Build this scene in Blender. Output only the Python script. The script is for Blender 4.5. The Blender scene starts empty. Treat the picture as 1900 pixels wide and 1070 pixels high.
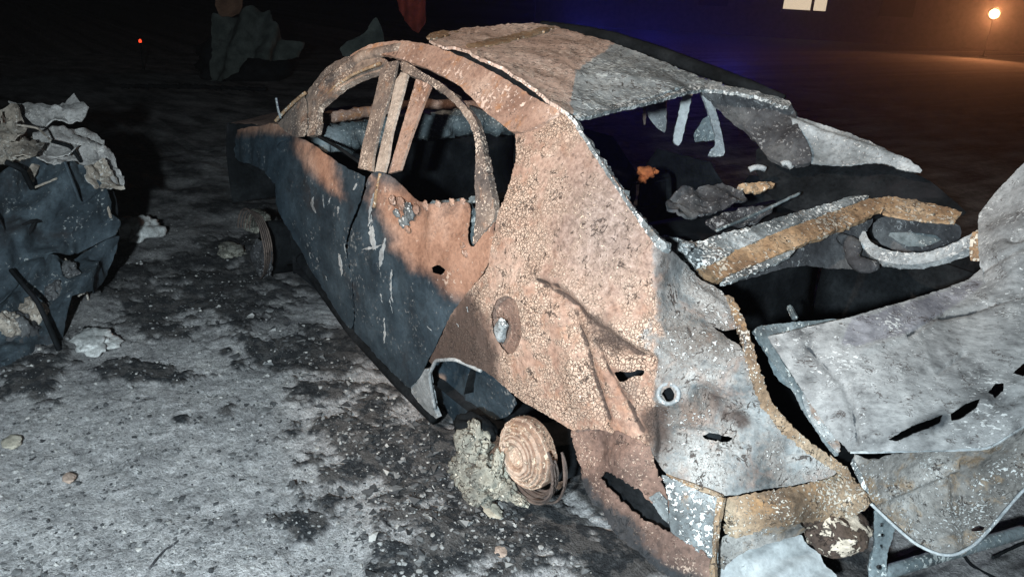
import bpy, bmesh, math, random
import numpy as np
from mathutils import Vector, Matrix
from mathutils.geometry import delaunay_2d_cdt

random.seed(4)
rng = np.random.default_rng(11)
scene = bpy.context.scene
col = scene.collection

# ------------------------------------------------------------------ camera
CP = np.array([-1.9586, 2.3334, 1.8035])
YAW, PITCH, ROLL, FOC = -0.65398, -0.37445, 0.05965, 1450.0   # focal length in pixels of the 1900-wide photograph
fw = np.array([math.cos(YAW) * math.cos(PITCH), math.sin(YAW) * math.cos(PITCH), math.sin(PITCH)])
rt = np.cross(fw, [0, 0, 1.0]); rt /= np.linalg.norm(rt)
up = np.cross(rt, fw)
rt, up = math.cos(ROLL) * rt + math.sin(ROLL) * up, -math.sin(ROLL) * rt + math.cos(ROLL) * up
cd = bpy.data.cameras.new('camera')
cam = bpy.data.objects.new('camera', cd); col.objects.link(cam)
cam.matrix_world = Matrix(((rt[0], up[0], -fw[0], CP[0]), (rt[1], up[1], -fw[1], CP[1]), (rt[2], up[2], -fw[2], CP[2]), (0, 0, 0, 1)))
cd.sensor_width = 36.0; cd.lens = 36.0 * FOC / 1900.0
cd.clip_start = 0.05; cd.clip_end = 400.0
scene.camera = cam

# ------------------------------------------------------------------ night sky
w = bpy.data.worlds.new('World'); scene.world = w; w.use_nodes = True
wn = w.node_tree
sky = wn.nodes.new('ShaderNodeTexSky'); sky.sky_type = 'NISHITA'; sky.sun_disc = False
sky.sun_elevation = math.radians(-4); sky.sun_rotation = math.radians(200)
bgn = wn.nodes['Background']; bgn.inputs['Strength'].default_value = 0.05
wn.links.new(sky.outputs['Color'], bgn.inputs['Color'])

def lamp(name, kind, loc, target, energy, color, **kw):
    d = bpy.data.lights.new(name, kind); d.energy = energy; d.color = color
    for k, v in kw.items(): setattr(d, k, v)
    o = bpy.data.objects.new(name, d); col.objects.link(o); o.location = loc
    if target is not None:
        o.rotation_euler = (Vector(target) - Vector(loc)).to_track_quat('-Z', 'Y').to_euler()
    return o
# cool work light by the camera; unseen warm lamp left, raised for the roof
lamp('work_light', 'SPOT', (-2.25, 3.1, 1.95), (0.1, 1.0, 0.4), 900, (0.82, 0.945, 1.0), spot_size=math.radians(100), spot_blend=0.8, shadow_soft_size=0.06)
lamp('warm_side_lamp', 'SPOT', (-0.8, 6.0, 4.3), (0.35, 0.4, 1.2), 1200, (1.0, 0.74, 0.56), spot_size=math.radians(30), spot_blend=0.5, shadow_soft_size=0.05)

vs = scene.view_settings
vs.view_transform = 'Standard'; vs.look = 'None'; vs.exposure = 0.0; vs.gamma = 1.0; vs.use_curve_mapping = False
scene.cycles.use_denoising = True
scene.cycles.max_bounces = 4

# ------------------------------------------------------------------ geometry helpers
def rays(px, py):
    px = np.asarray(px, float); py = np.asarray(py, float)
    return fw + rt * ((px - 950) / FOC)[..., None] - up * ((py - 535) / FOC)[..., None]
def P(px, py, t):
    return CP + rays(px, py) * np.asarray(t, float)[..., None]
def project(X):
    d = np.asarray(X) - CP; z = d @ fw
    return 950 + FOC * (d @ rt) / z, 535 - FOC * (d @ up) / z, z
def G(px, py, z=0.0):
    d = rays(px, py); t = (z - CP[2]) / d[..., 2]
    return CP + d * t[..., None]

def _h(i, j, k, s):
    v = (i * 374761393 + j * 668265263 + k * 2147483647 * 3 + s * 974634541) & 0xFFFFFFFF
    v = ((v ^ (v >> 13)) * 1274126177) & 0xFFFFFFFF
    return ((v ^ (v >> 16)) & 0xFFFF) / 65535.0 * 2 - 1
def vnoise(p, s=0):
    p = np.asarray(p, float); f = np.floor(p).astype(np.int64); u = p - f; u = u * u * (3 - 2 * u)
    r = 0
    for a in (0, 1):
        for b in (0, 1):
            for c in (0, 1):
                wgt = (u[..., 0] if a else 1 - u[..., 0]) * (u[..., 1] if b else 1 - u[..., 1]) * (u[..., 2] if c else 1 - u[..., 2])
                r = r + wgt * _h(f[..., 0] + a, f[..., 1] + b, f[..., 2] + c, s)
    return r
def fbm(p, oct=4, s=0, gain=0.55):
    p = np.asarray(p, float); r = 0; a = 1.0; n = 0
    for o in range(oct):
        r = r + a * vnoise(p * 2.03 ** o + 17.3 * o, s + o); n += a; a *= gain
    return r / n * 1.6

def ysurf(x, z):                                   # left flank of the body: half width at (x, z)
    y = np.where(z <= .62, .895 - .05 * ((.62 - z) / .5) ** 2,
        np.where(z <= 1.0, .895 - .05 * ((z - .62) / .38) ** 2, .845 - .26 * (z - 1.0) - .45 * (z - 1.0) ** 2))
    y = y - .20 * np.maximum(0, -.15 - x) ** 2 - .08 * np.maximum(0, x - 2.2) ** 2
    return y
def side(off=0.0):
    def f(px, py):
        d = rays(px, py); n = len(px)
        res = np.full(n, 3.0); done = np.zeros(n, bool)
        for t in np.arange(1.2, 8.0, .02):
            X = CP + d * t
            hit = (X[:, 1] - ysurf(X[:, 0], X[:, 2]) - off < 0) & ~done
            res[hit] = t; done |= hit
            if done.all(): break
        lo = res - .02; hi = res.copy()
        for _ in range(22):
            m = (lo + hi) / 2; X = CP + d * m[:, None]
            ins = X[:, 1] - ysurf(X[:, 0], X[:, 2]) - off < 0
            hi = np.where(ins, m, hi); lo = np.where(ins, lo, m)
        return hi
    return f
def tps(ctrl):                                     # smooth surface through a few measured points (pixel, distance)
    c = np.array(ctrl, float); xy = c[:, :2] / 500.0; v = 1.0 / c[:, 2]
    def k(r2): return np.where(r2 > 1e-12, .5 * r2 * np.log(np.maximum(r2, 1e-12)), 0)
    n = len(c); d2 = ((xy[:, None] - xy[None]) ** 2).sum(-1)
    A = np.zeros((n + 3, n + 3)); A[:n, :n] = k(d2) + np.eye(n) * 1e-4
    A[:n, n] = 1; A[:n, n + 1:] = xy; A[n, :n] = 1; A[n + 1:, :n] = xy.T
    if n <= 3:
        wv = np.zeros(n + 3); M = np.c_[np.ones(n), xy]; wv[n:] = np.linalg.lstsq(M, v, rcond=None)[0]
    else:
        wv = np.linalg.solve(A, np.r_[v, 0, 0, 0])
    def f(px, py):
        q = np.stack([px, py], -1) / 500.0
        d2 = ((q[:, None] - xy[None]) ** 2).sum(-1)
        return 1.0 / (k(d2) @ wv[:n] + wv[n] + q @ wv[n + 1:])
    return f

def inside(pts, poly):
    x, y = pts[:, 0], pts[:, 1]; r = np.zeros(len(pts), bool)
    a = poly; b = np.roll(poly, -1, 0)
    for (x0, y0), (x1, y1) in zip(a, b):
        if y0 == y1: continue
        c = ((y0 > y) != (y1 > y)) & (x < (x1 - x0) * (y - y0) / (y1 - y0) + x0)
        r ^= c
    return r
def segdist(pts, poly, closed=True):
    a = poly; b = np.roll(poly, -1, 0)
    if not closed: a, b = poly[:-1], poly[1:]
    best = np.full(len(pts), 1e9)
    for p, q in zip(a, b):
        v = q - p; l = (v ** 2).sum() + 1e-12
        u = np.clip(((pts - p) @ v) / l, 0, 1)
        best = np.minimum(best, ((pts - p - u[:, None] * v) ** 2).sum(-1))
    return np.sqrt(best)
def soften(poly, n=1):
    for _ in range(n):
        q = np.roll(poly, -1, 0)
        poly = np.stack([poly * .78 + q * .22, poly * .22 + q * .78], 1).reshape(-1, 2)
    return poly
def resample(poly, step, jag=0.0):
    out = []
    for a, b in zip(poly, np.roll(poly, -1, 0)):
        n = max(1, int(round(np.linalg.norm(b - a) / step)))
        for i in range(n): out.append(a + (b - a) * i / n)
    out = np.array(out)
    if jag: out = out + rng.normal(0, jag, out.shape)
    return out

def cdt(outline, holes, step, jag, rounds=1):
    loops = [resample(soften(np.array(o, float), rounds), step, jag) for o in [outline] + list(holes)]
    lo = loops[0].min(0); hi = loops[0].max(0)
    gx, gy = np.meshgrid(np.arange(lo[0], hi[0], step), np.arange(lo[1], hi[1], step * .87))
    gx = gx + (np.arange(gx.shape[0]) % 2)[:, None] * step * .5
    g = np.stack([gx.ravel(), gy.ravel()], -1); g = g + rng.normal(0, step * .12, g.shape)
    ok = inside(g, loops[0])
    for h in loops[1:]: ok &= ~inside(g, h)
    g = g[ok]
    for l in loops: g = g[segdist(g, l) > step * .55]
    pts = np.concatenate(loops + [g]); edges = []; s = 0
    for l in loops:
        edges += [(s + i, s + (i + 1) % len(l)) for i in range(len(l))]; s += len(l)
    r = delaunay_2d_cdt([Vector((float(x), float(y))) for x, y in pts], edges, [], 0, 1e-5)
    v = np.array([(a.x, a.y) for a in r[0]]); f = np.array([t for t in r[2] if len(t) == 3])
    c = v[f].mean(1); ok = inside(c, loops[0])
    for h in loops[1:]: ok &= ~inside(c, h)
    return v, f[ok]

def mesh_obj(name, V, F, mat, parent=None, smooth=True):
    me = bpy.data.meshes.new(name)
    me.from_pydata([tuple(map(float, v)) for v in V], [], [tuple(map(int, f)) for f in F]); me.update()
    if mat: me.materials.append(mat)
    if smooth: me.polygons.foreach_set('use_smooth', [True] * len(me.polygons))
    o = bpy.data.objects.new(name, me); col.objects.link(o)
    if parent is not None: o.parent = parent
    return o
def set_zone(o, z, name='zone'):
    a = o.data.attributes.new(name, 'FLOAT', 'POINT'); a.data.foreach_set('value', np.asarray(z, np.float32))
def vnormals(V, F):
    n = np.cross(V[F[:, 1]] - V[F[:, 0]], V[F[:, 2]] - V[F[:, 0]])
    r = np.zeros_like(V)
    for i in range(3): np.add.at(r, F[:, i], n)
    return r / (np.linalg.norm(r, axis=1, keepdims=True) + 1e-12)
def rumple(V, N, amps):
    d = 0
    for i, (amp, wl) in enumerate(amps): d = d + amp * fbm(V / wl, 3, 31 * i)
    return V + N * d[:, None] if len(amps) else V

def panel(name, outline, surf, mat, parent=None, holes=(), step=6, thick=.003, amps=((.004, .09), (.0012, .018)), zone=None, jag=.5, rounds=1, dent=None, offset=-1, soot=None, crumple=None, ash=None):
    v, f = cdt(outline, holes, step, jag, rounds)
    t = surf(v[:, 0], v[:, 1]); V = P(v[:, 0], v[:, 1], t)
    n = np.cross(V[f[:, 1]] - V[f[:, 0]], V[f[:, 2]] - V[f[:, 0]])
    back = (n * (V[f].mean(1) - CP)).sum(1) > 0
    f[back] = f[back][:, ::-1]
    N = vnormals(V, f)
    if dent is not None: V = V + N * dent(v[:, 0], v[:, 1])[:, None]
    V = rumple(V, N, amps)
    if crumple: V = V + N * (crumple[0] * (np.abs(fbm(V / crumple[1], 2, 90)) - .4) + .4 * crumple[0] * (np.abs(fbm(V / crumple[1] * 2.7, 2, 91)) - .4))[:, None]
    o = mesh_obj(name, V, f, mat, parent)
    if zone is not None: set_zone(o, zone(v[:, 0], v[:, 1]))
    if soot is not None: set_zone(o, soot(v[:, 0], v[:, 1]), 'soot')  # 'soot' holds the drawn dark-tone mask
    if ash is not None: set_zone(o, ash(v[:, 0], v[:, 1]), 'ash')
    if thick:
        m = o.modifiers.new('thickness', 'SOLIDIFY'); m.thickness = thick; m.offset = offset
        e = o.modifiers.new('edges', 'EDGE_SPLIT'); e.split_angle = math.radians(48); e.use_edge_sharp = False
    return o
def xz_panel(name, outline, sign, mat, parent, holes=(), step=.035, off=0.0, amps=((.006, .12), (.002, .03)), thick=.003):
    v, f = cdt(outline, holes, step, .002, 1)
    y = (ysurf(v[:, 0], v[:, 1]) + off) * sign
    V = np.stack([v[:, 0], y, v[:, 1]], -1)
    if sign > 0: f = f[:, ::-1]
    V = rumple(V, vnormals(V, f), amps)
    o = mesh_obj(name, V, f, mat, parent)
    m = o.modifiers.new('thickness', 'SOLIDIFY'); m.thickness = thick; m.offset = -1
    return o
def sheet(name, fn, nu, nv, mat, parent=None, amps=((.006, .1),), thick=.003):
    u, v = np.meshgrid(np.linspace(0, 1, nu), np.linspace(0, 1, nv), indexing='ij')
    V = np.stack(fn(u.ravel(), v.ravel()), -1)
    i = np.arange(nu * nv).reshape(nu, nv)
    q = np.stack([i[:-1, :-1], i[1:, :-1], i[1:, 1:], i[:-1, 1:]], -1).reshape(-1, 4)
    tri = np.concatenate([q[:, [0, 1, 2]], q[:, [0, 2, 3]]])
    V = rumple(V, vnormals(V, tri), amps)
    o = mesh_obj(name, V, q, mat, parent)
    if thick:
        m = o.modifiers.new('thickness', 'SOLIDIFY'); m.thickness = thick; m.offset = 0
    return o
def tube(name, pts, rad, mat, parent=None, sides=8, flat=1.0, amp=.0015, upv=(0, 0, 1)):
    pts = np.array(pts, float); rad = np.broadcast_to(np.asarray(rad, float), (len(pts),))
    seg = np.r_[0, np.cumsum(np.linalg.norm(np.diff(pts, axis=0), axis=1))]
    n = max(len(pts), int(seg[-1] / .018) + 2); s = np.linspace(0, seg[-1], n)
    C = np.stack([np.interp(s, seg, pts[:, k]) for k in range(3)], -1)
    for _ in range(2): C[1:-1] = C[1:-1] * .5 + (C[:-2] + C[2:]) * .25
    Rr = np.interp(s, seg, rad)
    T = np.gradient(C, axis=0); T /= np.linalg.norm(T, axis=1, keepdims=True) + 1e-9
    A = np.cross(T, np.array(upv, float)); A /= np.linalg.norm(A, axis=1, keepdims=True) + 1e-9
    B = np.cross(A, T)
    V = []
    for i in range(n):
        for k in range(sides):
            a = 2 * math.pi * (k + .5) / sides
            V.append(C[i] + Rr[i] * (math.cos(a) * A[i] * flat + math.sin(a) * B[i]))
    V = np.array(V); F = []
    for i in range(n - 1):
        for k in range(sides):
            a = i * sides + k; b = i * sides + (k + 1) % sides
            F.append((a, b, b + sides, a + sides))
    F.append(tuple(range(sides))[::-1]); F.append(tuple(range((n - 1) * sides, n * sides)))
    V = V + (fbm(V / .03, 2, 5) * amp)[:, None] * np.array([.6, .6, .6])
    return mesh_obj(name, V, F, mat, parent, smooth=sides > 6)
def ptube(name, pxs, rad, mat, parent=None, **k):
    a = np.array(pxs, float); return tube(name, P(a[:, 0], a[:, 1], a[:, 2]), rad, mat, parent, **k)
def lump(name, c, r, mat, parent=None, sub=4, amp=.35, wl=.5, squash=(1, 1, 1), seed=0, floor=None):
    bm = bmesh.new(); bmesh.ops.create_icosphere(bm, subdivisions=sub, radius=1)
    V = np.array([v.co[:] for v in bm.verts]); F = [[v.index for v in f.verts] for f in bm.faces]; bm.free()
    V = V * (1 + amp * fbm(V / wl + seed * 7.7, 4, seed))[:, None] * np.array(squash) * r + np.array(c)
    if floor is not None: V[:, 2] = np.maximum(V[:, 2], floor)
    return mesh_obj(name, V, F, mat, parent)
def empty(name, loc, label, cat, group=None):
    o = bpy.data.objects.new(name, None); col.objects.link(o); o.location = loc; o.empty_display_size = .2
    o['label'] = label; o['category'] = cat
    if group: o['group'] = group
    return o
def tag(o, label, cat, group=None, kind=None):
    if label: o['label'] = label
    if cat: o['category'] = cat
    if group: o['group'] = group
    if kind: o['kind'] = kind
    return o
def structure(o): o['kind'] = 'structure'; return o
def blobzone(polys, soft=25.0, jit=18.0, wl=60.0):
    polys = [np.array(p, float) for p in polys]
    def f(px, py):
        q = np.stack([px, py], -1); best = np.full(len(q), -1e9)
        for p in polys:
            d = segdist(q, p); best = np.maximum(best, np.where(inside(q, p), d, -d))
        best = best + jit * fbm(np.stack([px / wl, py / wl, px * 0], -1), 4, 3)
        return np.clip(.5 + best / soft * .5, 0, 1)
    return f

# ------------------------------------------------------------------ materials
class NT:
    def __init__(s, name):
        s.m = bpy.data.materials.new(name); s.m.use_nodes = True
        s.t = s.m.node_tree; s.b = s.t.nodes['Principled BSDF']
    def n(s, typ, **k):
        x = s.t.nodes.new('ShaderNode' + typ)
        for a, b in k.items(): setattr(x, a, b)
        return x
    def l(s, a, b): s.t.links.new(a, b)
    def put(s, sock, v):
        if hasattr(v, 'is_linked') or isinstance(v, bpy.types.NodeSocket): s.l(v, sock)
        elif isinstance(v, (tuple, list)) and sock.type == 'RGBA': sock.default_value = tuple(v) + ((1,) if len(v) == 3 else ())
        else: sock.default_value = v
    def noise(s, co, scale, detail=5, rough=.6, dist=0.0):
        x = s.n('TexNoise'); s.put(x.inputs['Vector'], co); x.inputs['Scale'].default_value = scale
        x.inputs['Detail'].default_value = detail; x.inputs['Roughness'].default_value = rough; x.inputs['Distortion'].default_value = dist
        return x
    def vor(s, co, scale, feat='F1'):
        x = s.n('TexVoronoi', feature=feat); s.put(x.inputs['Vector'], co); x.inputs['Scale'].default_value = scale
        return x
    def math(s, op, a, b=0.0, c=None, clamp=False):
        x = s.n('Math', operation=op); x.use_clamp = clamp
        s.put(x.inputs[0], a); s.put(x.inputs[1], b)
        if c is not None: s.put(x.inputs[2], c)
        return x.outputs[0]
    def step(s, v, lo, hi, a=0.0, b=1.0):
        x = s.n('MapRange', interpolation_type='SMOOTHSTEP'); s.put(x.inputs[0], v)
        x.inputs[1].default_value = lo; x.inputs[2].default_value = hi; x.inputs[3].default_value = a; x.inputs[4].default_value = b
        return x.outputs[0]
    def ramp(s, v, stops):
        x = s.n('ValToRGB'); e = x.color_ramp.elements
        while len(e) < len(stops): e.new(.5)
        for i, (p, c) in enumerate(stops): e[i].position = p; e[i].color = tuple(c) + (1,)
        s.put(x.inputs[0], v); return x.outputs[0]
    def mix(s, f, a, b, mode='MIX'):
        x = s.n('Mix', data_type='RGBA', blend_type=mode)
        s.put(x.inputs[0], f); s.put(x.inputs[6], a); s.put(x.inputs[7], b); return x.outputs[2]
    def mapped(s, co, sc=(1, 1, 1), rot=(0, 0, 0)):
        y = s.n('Mapping'); s.put(y.inputs[0], co); y.inputs[2].default_value = rot
        x = s.n('Mapping'); s.l(y.outputs[0], x.inputs[0]); x.inputs[3].default_value = sc
        return x.outputs[0]

def burnt(name, base, flake=None, amount=.5, fscale=70, alt=None, alt_flake=None, rough=.85, bump=.5, stretch=(1, 1, 1), rot=(0, 0, 0),
          rust=None, rust_amt=.35, soot=.25, metallic=0.0, big=5.0, crack=.5, grit=1.0, mud=0.0, mudscale=95, curl=0.0, curlscale=38, streak=None, zsoft=.1, cwid=.035, spec=.3, markcol=(.028, .034, .040)):
    t = NT(name); co = t.n('TexCoord').outputs['Object']
    co2 = t.mapped(co, stretch, rot) if stretch != (1, 1, 1) else co
    n1 = t.noise(co, big, 6, .62).outputs[0]
    c = t.ramp(n1, [(.34, base[0]), (.5, base[1]), (.66, base[2])])
    zn = None
    g1 = t.noise(co2, 60, 5, .72).outputs[0]
    jz = t.noise(co, 20, 5, .65).outputs[0]
    if alt:
        at = t.n('Attribute', attribute_name='zone').outputs['Fac']
        zn = t.step(t.math('ADD', at, t.math('MULTIPLY', t.math('SUBTRACT', jz, .5), .55)), .5 - zsoft, .5 + zsoft)
        c = t.mix(zn, c, t.ramp(n1, [(.34, alt[0]), (.5, alt[1]), (.66, alt[2])]))
    if rust:
        nr = t.noise(co, 9, 5, .7, .4).outputs[0]
        rf = t.step(nr, .66 - rust_amt * .4, .82 - rust_amt * .4, 0, .85)
        if zn is not None: rf = t.math('MULTIPLY', rf, t.math('SUBTRACT', 1.0, t.math('MULTIPLY', zn, .65)))
        c = t.mix(rf, c, rust)
    c = t.mix(.75 * grit, c, t.ramp(g1, [(.28, (.30, .30, .31)), (.48, (.92, .92, .92)), (.72, (1.45, 1.45, 1.45))]), 'MULTIPLY')
    ah = t.n('Attribute', attribute_name='ash').outputs['Fac']
    if mud: c = t.mix(t.math('MULTIPLY', ah, .85), c, t.ramp(g1, [(.3, (.095, .074, .065)), (.5, (.235, .185, .165)), (.7, (.43, .36, .33))]))  # ash tone on the pillar, darkened to hold back the warm lamp
    h = t.math('MULTIPLY', g1, .9)
    nm = t.noise(co, 6.0, 5, .7).outputs[0]
    if mud:
        wn_ = t.noise(co2, mudscale * .4, 2, .6).outputs['Color']
        wv = t.n('VectorMath', operation='MULTIPLY_ADD'); t.l(wn_, wv.inputs[0]); wv.inputs[1].default_value = (1.6 / mudscale,) * 3; t.l(co2, wv.inputs[2])
        ve = t.vor(wv.outputs[0], mudscale, 'DISTANCE_TO_EDGE').outputs['Distance']
        mm = t.step(t.math('ADD', nm, t.math('MULTIPLY', t.math('SUBTRACT', jz, .5), .5)), .66 - mud * .4, .80 - mud * .4)
        mm = t.math('MULTIPLY', mm, t.math('SUBTRACT', 1.0, t.math('MULTIPLY', ah, .9)))
        if zn is not None: mm = t.math('MULTIPLY', mm, t.math('SUBTRACT', 1.0, t.math('MULTIPLY', zn, .75)))
        cr = t.math('MULTIPLY', mm, t.step(ve, .13, .015))
        c = t.mix(t.math('MULTIPLY', mm, .45), c, flake)
        c = t.mix(t.math('MULTIPLY', cr, crack), c, (.10, .055, .04))
        h = t.math('ADD', h, t.math('MULTIPLY', t.math('SUBTRACT', mm, cr), .7))
    if flake:
        sp = t.noise(co2, fscale, 3, .55, .5).outputs[0]
        v = t.math('ADD', sp, t.math('MULTIPLY', t.math('SUBTRACT', nm, .5), .7))
        thr = .70 - amount * .3
        body = t.step(v, thr, thr + .035)
        fcol = flake
        if alt_flake is not None and zn is not None: fcol = t.mix(zn, flake, alt_flake)
        rim = t.step(v, thr - .05, thr - .005)
        c = t.mix(t.math('MULTIPLY', t.math('SUBTRACT', rim, body), crack), c, (.05, .04, .038))
        c = t.mix(t.math('MULTIPLY', body, .9), c, t.mix(.6, fcol, t.ramp(g1, [(.3, (.5, .5, .5)), (.6, (1.15, 1.15, 1.15))]), 'MULTIPLY'))
        h = t.math('ADD', h, t.math('MULTIPLY', body, 1.0))
    if curl:
        cn = t.noise(co2, curlscale, 3, .5, .8).outputs[0]
        rg = t.math('ABSOLUTE', t.math('SUBTRACT', cn, .5))
        cm = t.math('MULTIPLY', t.step(rg, cwid, cwid * .35), t.step(jz, .62 - curl * .25, .70 - curl * .25))
        c = t.mix(t.math('MULTIPLY', cm, .85), c, (.045, .032, .028))
        h = t.math('SUBTRACT', h, t.math('MULTIPLY', cm, 1.2))
    if soot:
        nsn = t.noise(co, 3.2, 6, .68, .3).outputs[0]
        c = t.mix(t.step(nsn, .62 - soot * .25, .80 - soot * .25, 0, .9), c, (.022, .022, .025))
    sa = t.n('Attribute', attribute_name='soot').outputs['Fac']  # mask for a dark tone along drawn lines and patches
    c = t.mix(t.math('MULTIPLY', t.step(t.math('ADD', sa, t.math('MULTIPLY', t.math('SUBTRACT', g1, .5), .7)), .3, .7), .93), c, markcol)
    t.put(t.b.inputs['Base Color'], c)
    t.b.inputs['Metallic'].default_value = metallic
    t.put(t.b.inputs['Roughness'], t.math('ADD', rough - .1, t.math('MULTIPLY', g1, .2)))
    t.b.inputs['Specular IOR Level'].default_value = spec
    bn = t.n('Bump'); bn.inputs['Strength'].default_value = bump; bn.inputs['Distance'].default_value = .006
    t.l(h, bn.inputs['Height']); t.l(bn.outputs[0], t.b.inputs['Normal'])
    return t.m

PINK = ((.23, .135, .10), (.37, .24, .185), (.50, .36, .29))
GREY = ((.15, .17, .18), (.31, .34, .36), (.50, .53, .55))
SOOT_SHADE = ((.006, .007, .008), (.011, .013, .015), (.022, .025, .028))
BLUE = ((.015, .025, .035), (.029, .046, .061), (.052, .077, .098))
M = {}
M['quarter'] = burnt('quarter_pink_grey', PINK, (.74, .58, .46), .16, 110, alt=((.06, .068, .072), (.19, .21, .22), (.38, .41, .42)), alt_flake=(.62, .64, .64), soot=.12, bump=.75, rust=(.33, .185, .125), rust_amt=.4, mud=.66, mudscale=90, crack=.85, curl=.35, curlscale=24, markcol=(.062, .044, .038))  # pink base turns grey past a drawn border at the tail corner
M['roof'] = burnt('roof_flakes', ((.50, .36, .29), (.66, .49, .41), (.76, .60, .52)), (.80, .66, .57), .5, 60, alt=((.18, .205, .215), (.34, .38, .40), (.50, .55, .57)), alt_flake=(.60, .66, .67), stretch=(.75, 1.25, 1.0), rot=(0, 0, -.91), soot=.04, bump=.4, curl=.7, curlscale=26, cwid=.035, grit=.5)
M['rail'] = burnt('rail_rust', PINK, (.66, .50, .42), .3, 60, soot=.0, bump=.5, rust=(.42, .20, .09), rust_amt=.35, curl=.25)
M['door'] = burnt('door_two_tone', BLUE, (.17, .19, .20), .10, 60, alt_flake=(.52, .38, .30), alt=((.26, .14, .095), (.38, .22, .155), (.46, .30, .23)), soot=.3, bump=.45, rough=.62, grit=.8, zsoft=.30)  # blue-black base, pinkish where the drawn zone is set
M['tail'] = burnt('tail_ash', ((.11, .12, .125), (.21, .23, .24), (.34, .365, .375)), (.54, .58, .585), .38, 110, soot=.26, bump=.8, rust=(.24, .16, .115), rust_amt=.42, alt=((.05, .06, .07), (.12, .145, .16), (.22, .25, .27)), alt_flake=(.5, .5, .45), curl=.12, curlscale=55)
M['lid'] = burnt('lid_ash', ((.15, .153, .156), (.25, .254, .257), (.36, .364, .366)), (.52, .53, .53), .22, 120, soot=.2, bump=.45, alt=((.12, .12, .14), (.20, .20, .22), (.30, .30, .33)), big=8, stretch=(.5, 1.5, 1), rot=(0, 0, -.91), curl=.35, curlscale=70)
M['tan'] = burnt('tan_rust', ((.20, .125, .075), (.37, .24, .14), (.50, .37, .25)), (.64, .58, .49), .40, 70, soot=.25, bump=.8, curl=.3)
M['lowerlid'] = burnt('lid_lower_ash', ((.09, .087, .083), (.19, .184, .176), (.32, .315, .305)), (.56, .58, .58), .30, 140, soot=.28, bump=.9, rust=(.24, .17, .105), rust_amt=.5, curl=.2, curlscale=50)
M['beam'] = burnt('flaking_beam', ((.12, .085, .06), (.27, .19, .125), (.42, .33, .24)), (.62, .58, .51), .38, 125, soot=.28, bump=.9, rust=(.36, .21, .10), rust_amt=.3, curl=.3)
M['white'] = burnt('white_flakes', ((.07, .08, .085), (.20, .225, .235), (.42, .455, .47)), (.78, .81, .81), .58, 85, soot=.2, bump=1.0, rust=(.3, .17, .08), rust_amt=.2)
M['brown'] = burnt('brown_scale', ((.10, .065, .055), (.20, .13, .105), (.30, .20, .155)), (.50, .37, .30), .30, 130, soot=.25, bump=.8, curl=.3)
M['pillar'] = burnt('pillar_scale', ((.10, .085, .08), (.21, .165, .14), (.40, .31, .25)), (.74, .62, .52), .36, 120, soot=.2, bump=.6, rust=(.36, .22, .15), rust_amt=.3)
M['pillarpale'] = burnt('pillar_pale', ((.24, .19, .16), (.44, .36, .30), (.58, .50, .43)), (.80, .70, .60), .3, 110, soot=.15, bump=.5, rust=(.4, .24, .15), rust_amt=.25)
M['dark'] = burnt('soot_shade_black', SOOT_SHADE, None, soot=.3, bump=.4, rough=.95, spec=.03)  # soot black, also standing in for shade on the far rail
M['char'] = burnt('char_grey', ((.03, .03, .034), (.065, .068, .075), (.13, .135, .14)), (.28, .29, .3), .3, 80, soot=.3, bump=.7)
M['steel'] = burnt('scorched_steel', ((.16, .18, .19), (.30, .33, .35), (.46, .49, .50)), (.6, .62, .62), .25, 90, soot=.18, bump=.4, rough=.6)
M['bluegrey'] = burnt('blue_grey_steel', ((.07, .09, .10), (.14, .175, .19), (.24, .28, .30)), (.5, .55, .55), .3, 80, soot=.2, bump=.4, rough=.6)
M['disc'] = burnt('disc_rust', ((.34, .25, .20), (.52, .40, .32), (.62, .50, .42)), (.68, .56, .44), .3, 70, soot=.16, bump=.6, rust=(.40, .22, .11), rust_amt=.3, alt=((.20, .13, .10), (.34, .23, .17), (.42, .30, .22)), curl=.3)
M['ashcake'] = burnt('ash_cake', ((.12, .12, .11), (.30, .30, .26), (.52, .51, .43)), (.62, .60, .52), .28, 60, soot=.35, bump=1.0, curl=.6)
M['orange'] = burnt('strong_orange', ((.2, .05, .02), (.34, .09, .03), (.42, .13, .045)), None, soot=.3, bump=.6)  # strong orange for the small lumps inside the cabin
M['wire'] = burnt('tyre_wire', ((.05, .04, .038), (.11, .085, .075), (.18, .14, .12)), None, soot=.2, bump=.3)
M['muffler'] = burnt('flaked_muffler', ((.05, .035, .03), (.10, .07, .055), (.16, .11, .08)), (.70, .61, .50), .58, 30, soot=.15, bump=1.0, curl=.4)
M['plate'] = burnt('grey_plate', ((.36, .39, .40), (.50, .54, .56), (.60, .64, .65)), None, soot=.08, bump=.25, rough=.5, grit=.6)

M['wreckpale'] = burnt('wreck_pale_sheet', ((.32, .31, .30), (.50, .49, .48), (.62, .61, .60)), (.7, .68, .65), .3, 50, soot=.22, bump=.5)
M['wrecktan'] = burnt('wreck_tan', ((.22, .19, .16), (.38, .33, .28), (.52, .47, .41)), (.6, .57, .52), .4, 50, soot=.3, bump=.7)
M['wreckdark'] = burnt('wreck_dark_sheet', ((.022, .032, .041), (.045, .064, .080), (.078, .105, .125)), (.3, .33, .34), .1, 60, soot=.35, bump=.4)
M['paper'] = burnt('white_debris', ((.4, .42, .42), (.6, .62, .62), (.75, .77, .76)), None, soot=.1, bump=.6)
M['paletan'] = burnt('cream_stone', ((.36, .33, .27), (.5, .47, .39), (.58, .55, .47)), None, soot=.1, bump=.4)
M['palepink'] = burnt('pink_stone', ((.32, .24, .2), (.45, .35, .29), (.52, .42, .36)), None, soot=.1, bump=.4)
M['tarp'] = burnt('dim_tarpaulin', ((.06, .075, .07), (.10, .12, .11), (.14, .16, .15)), None, soot=.2, bump=.2)
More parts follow.
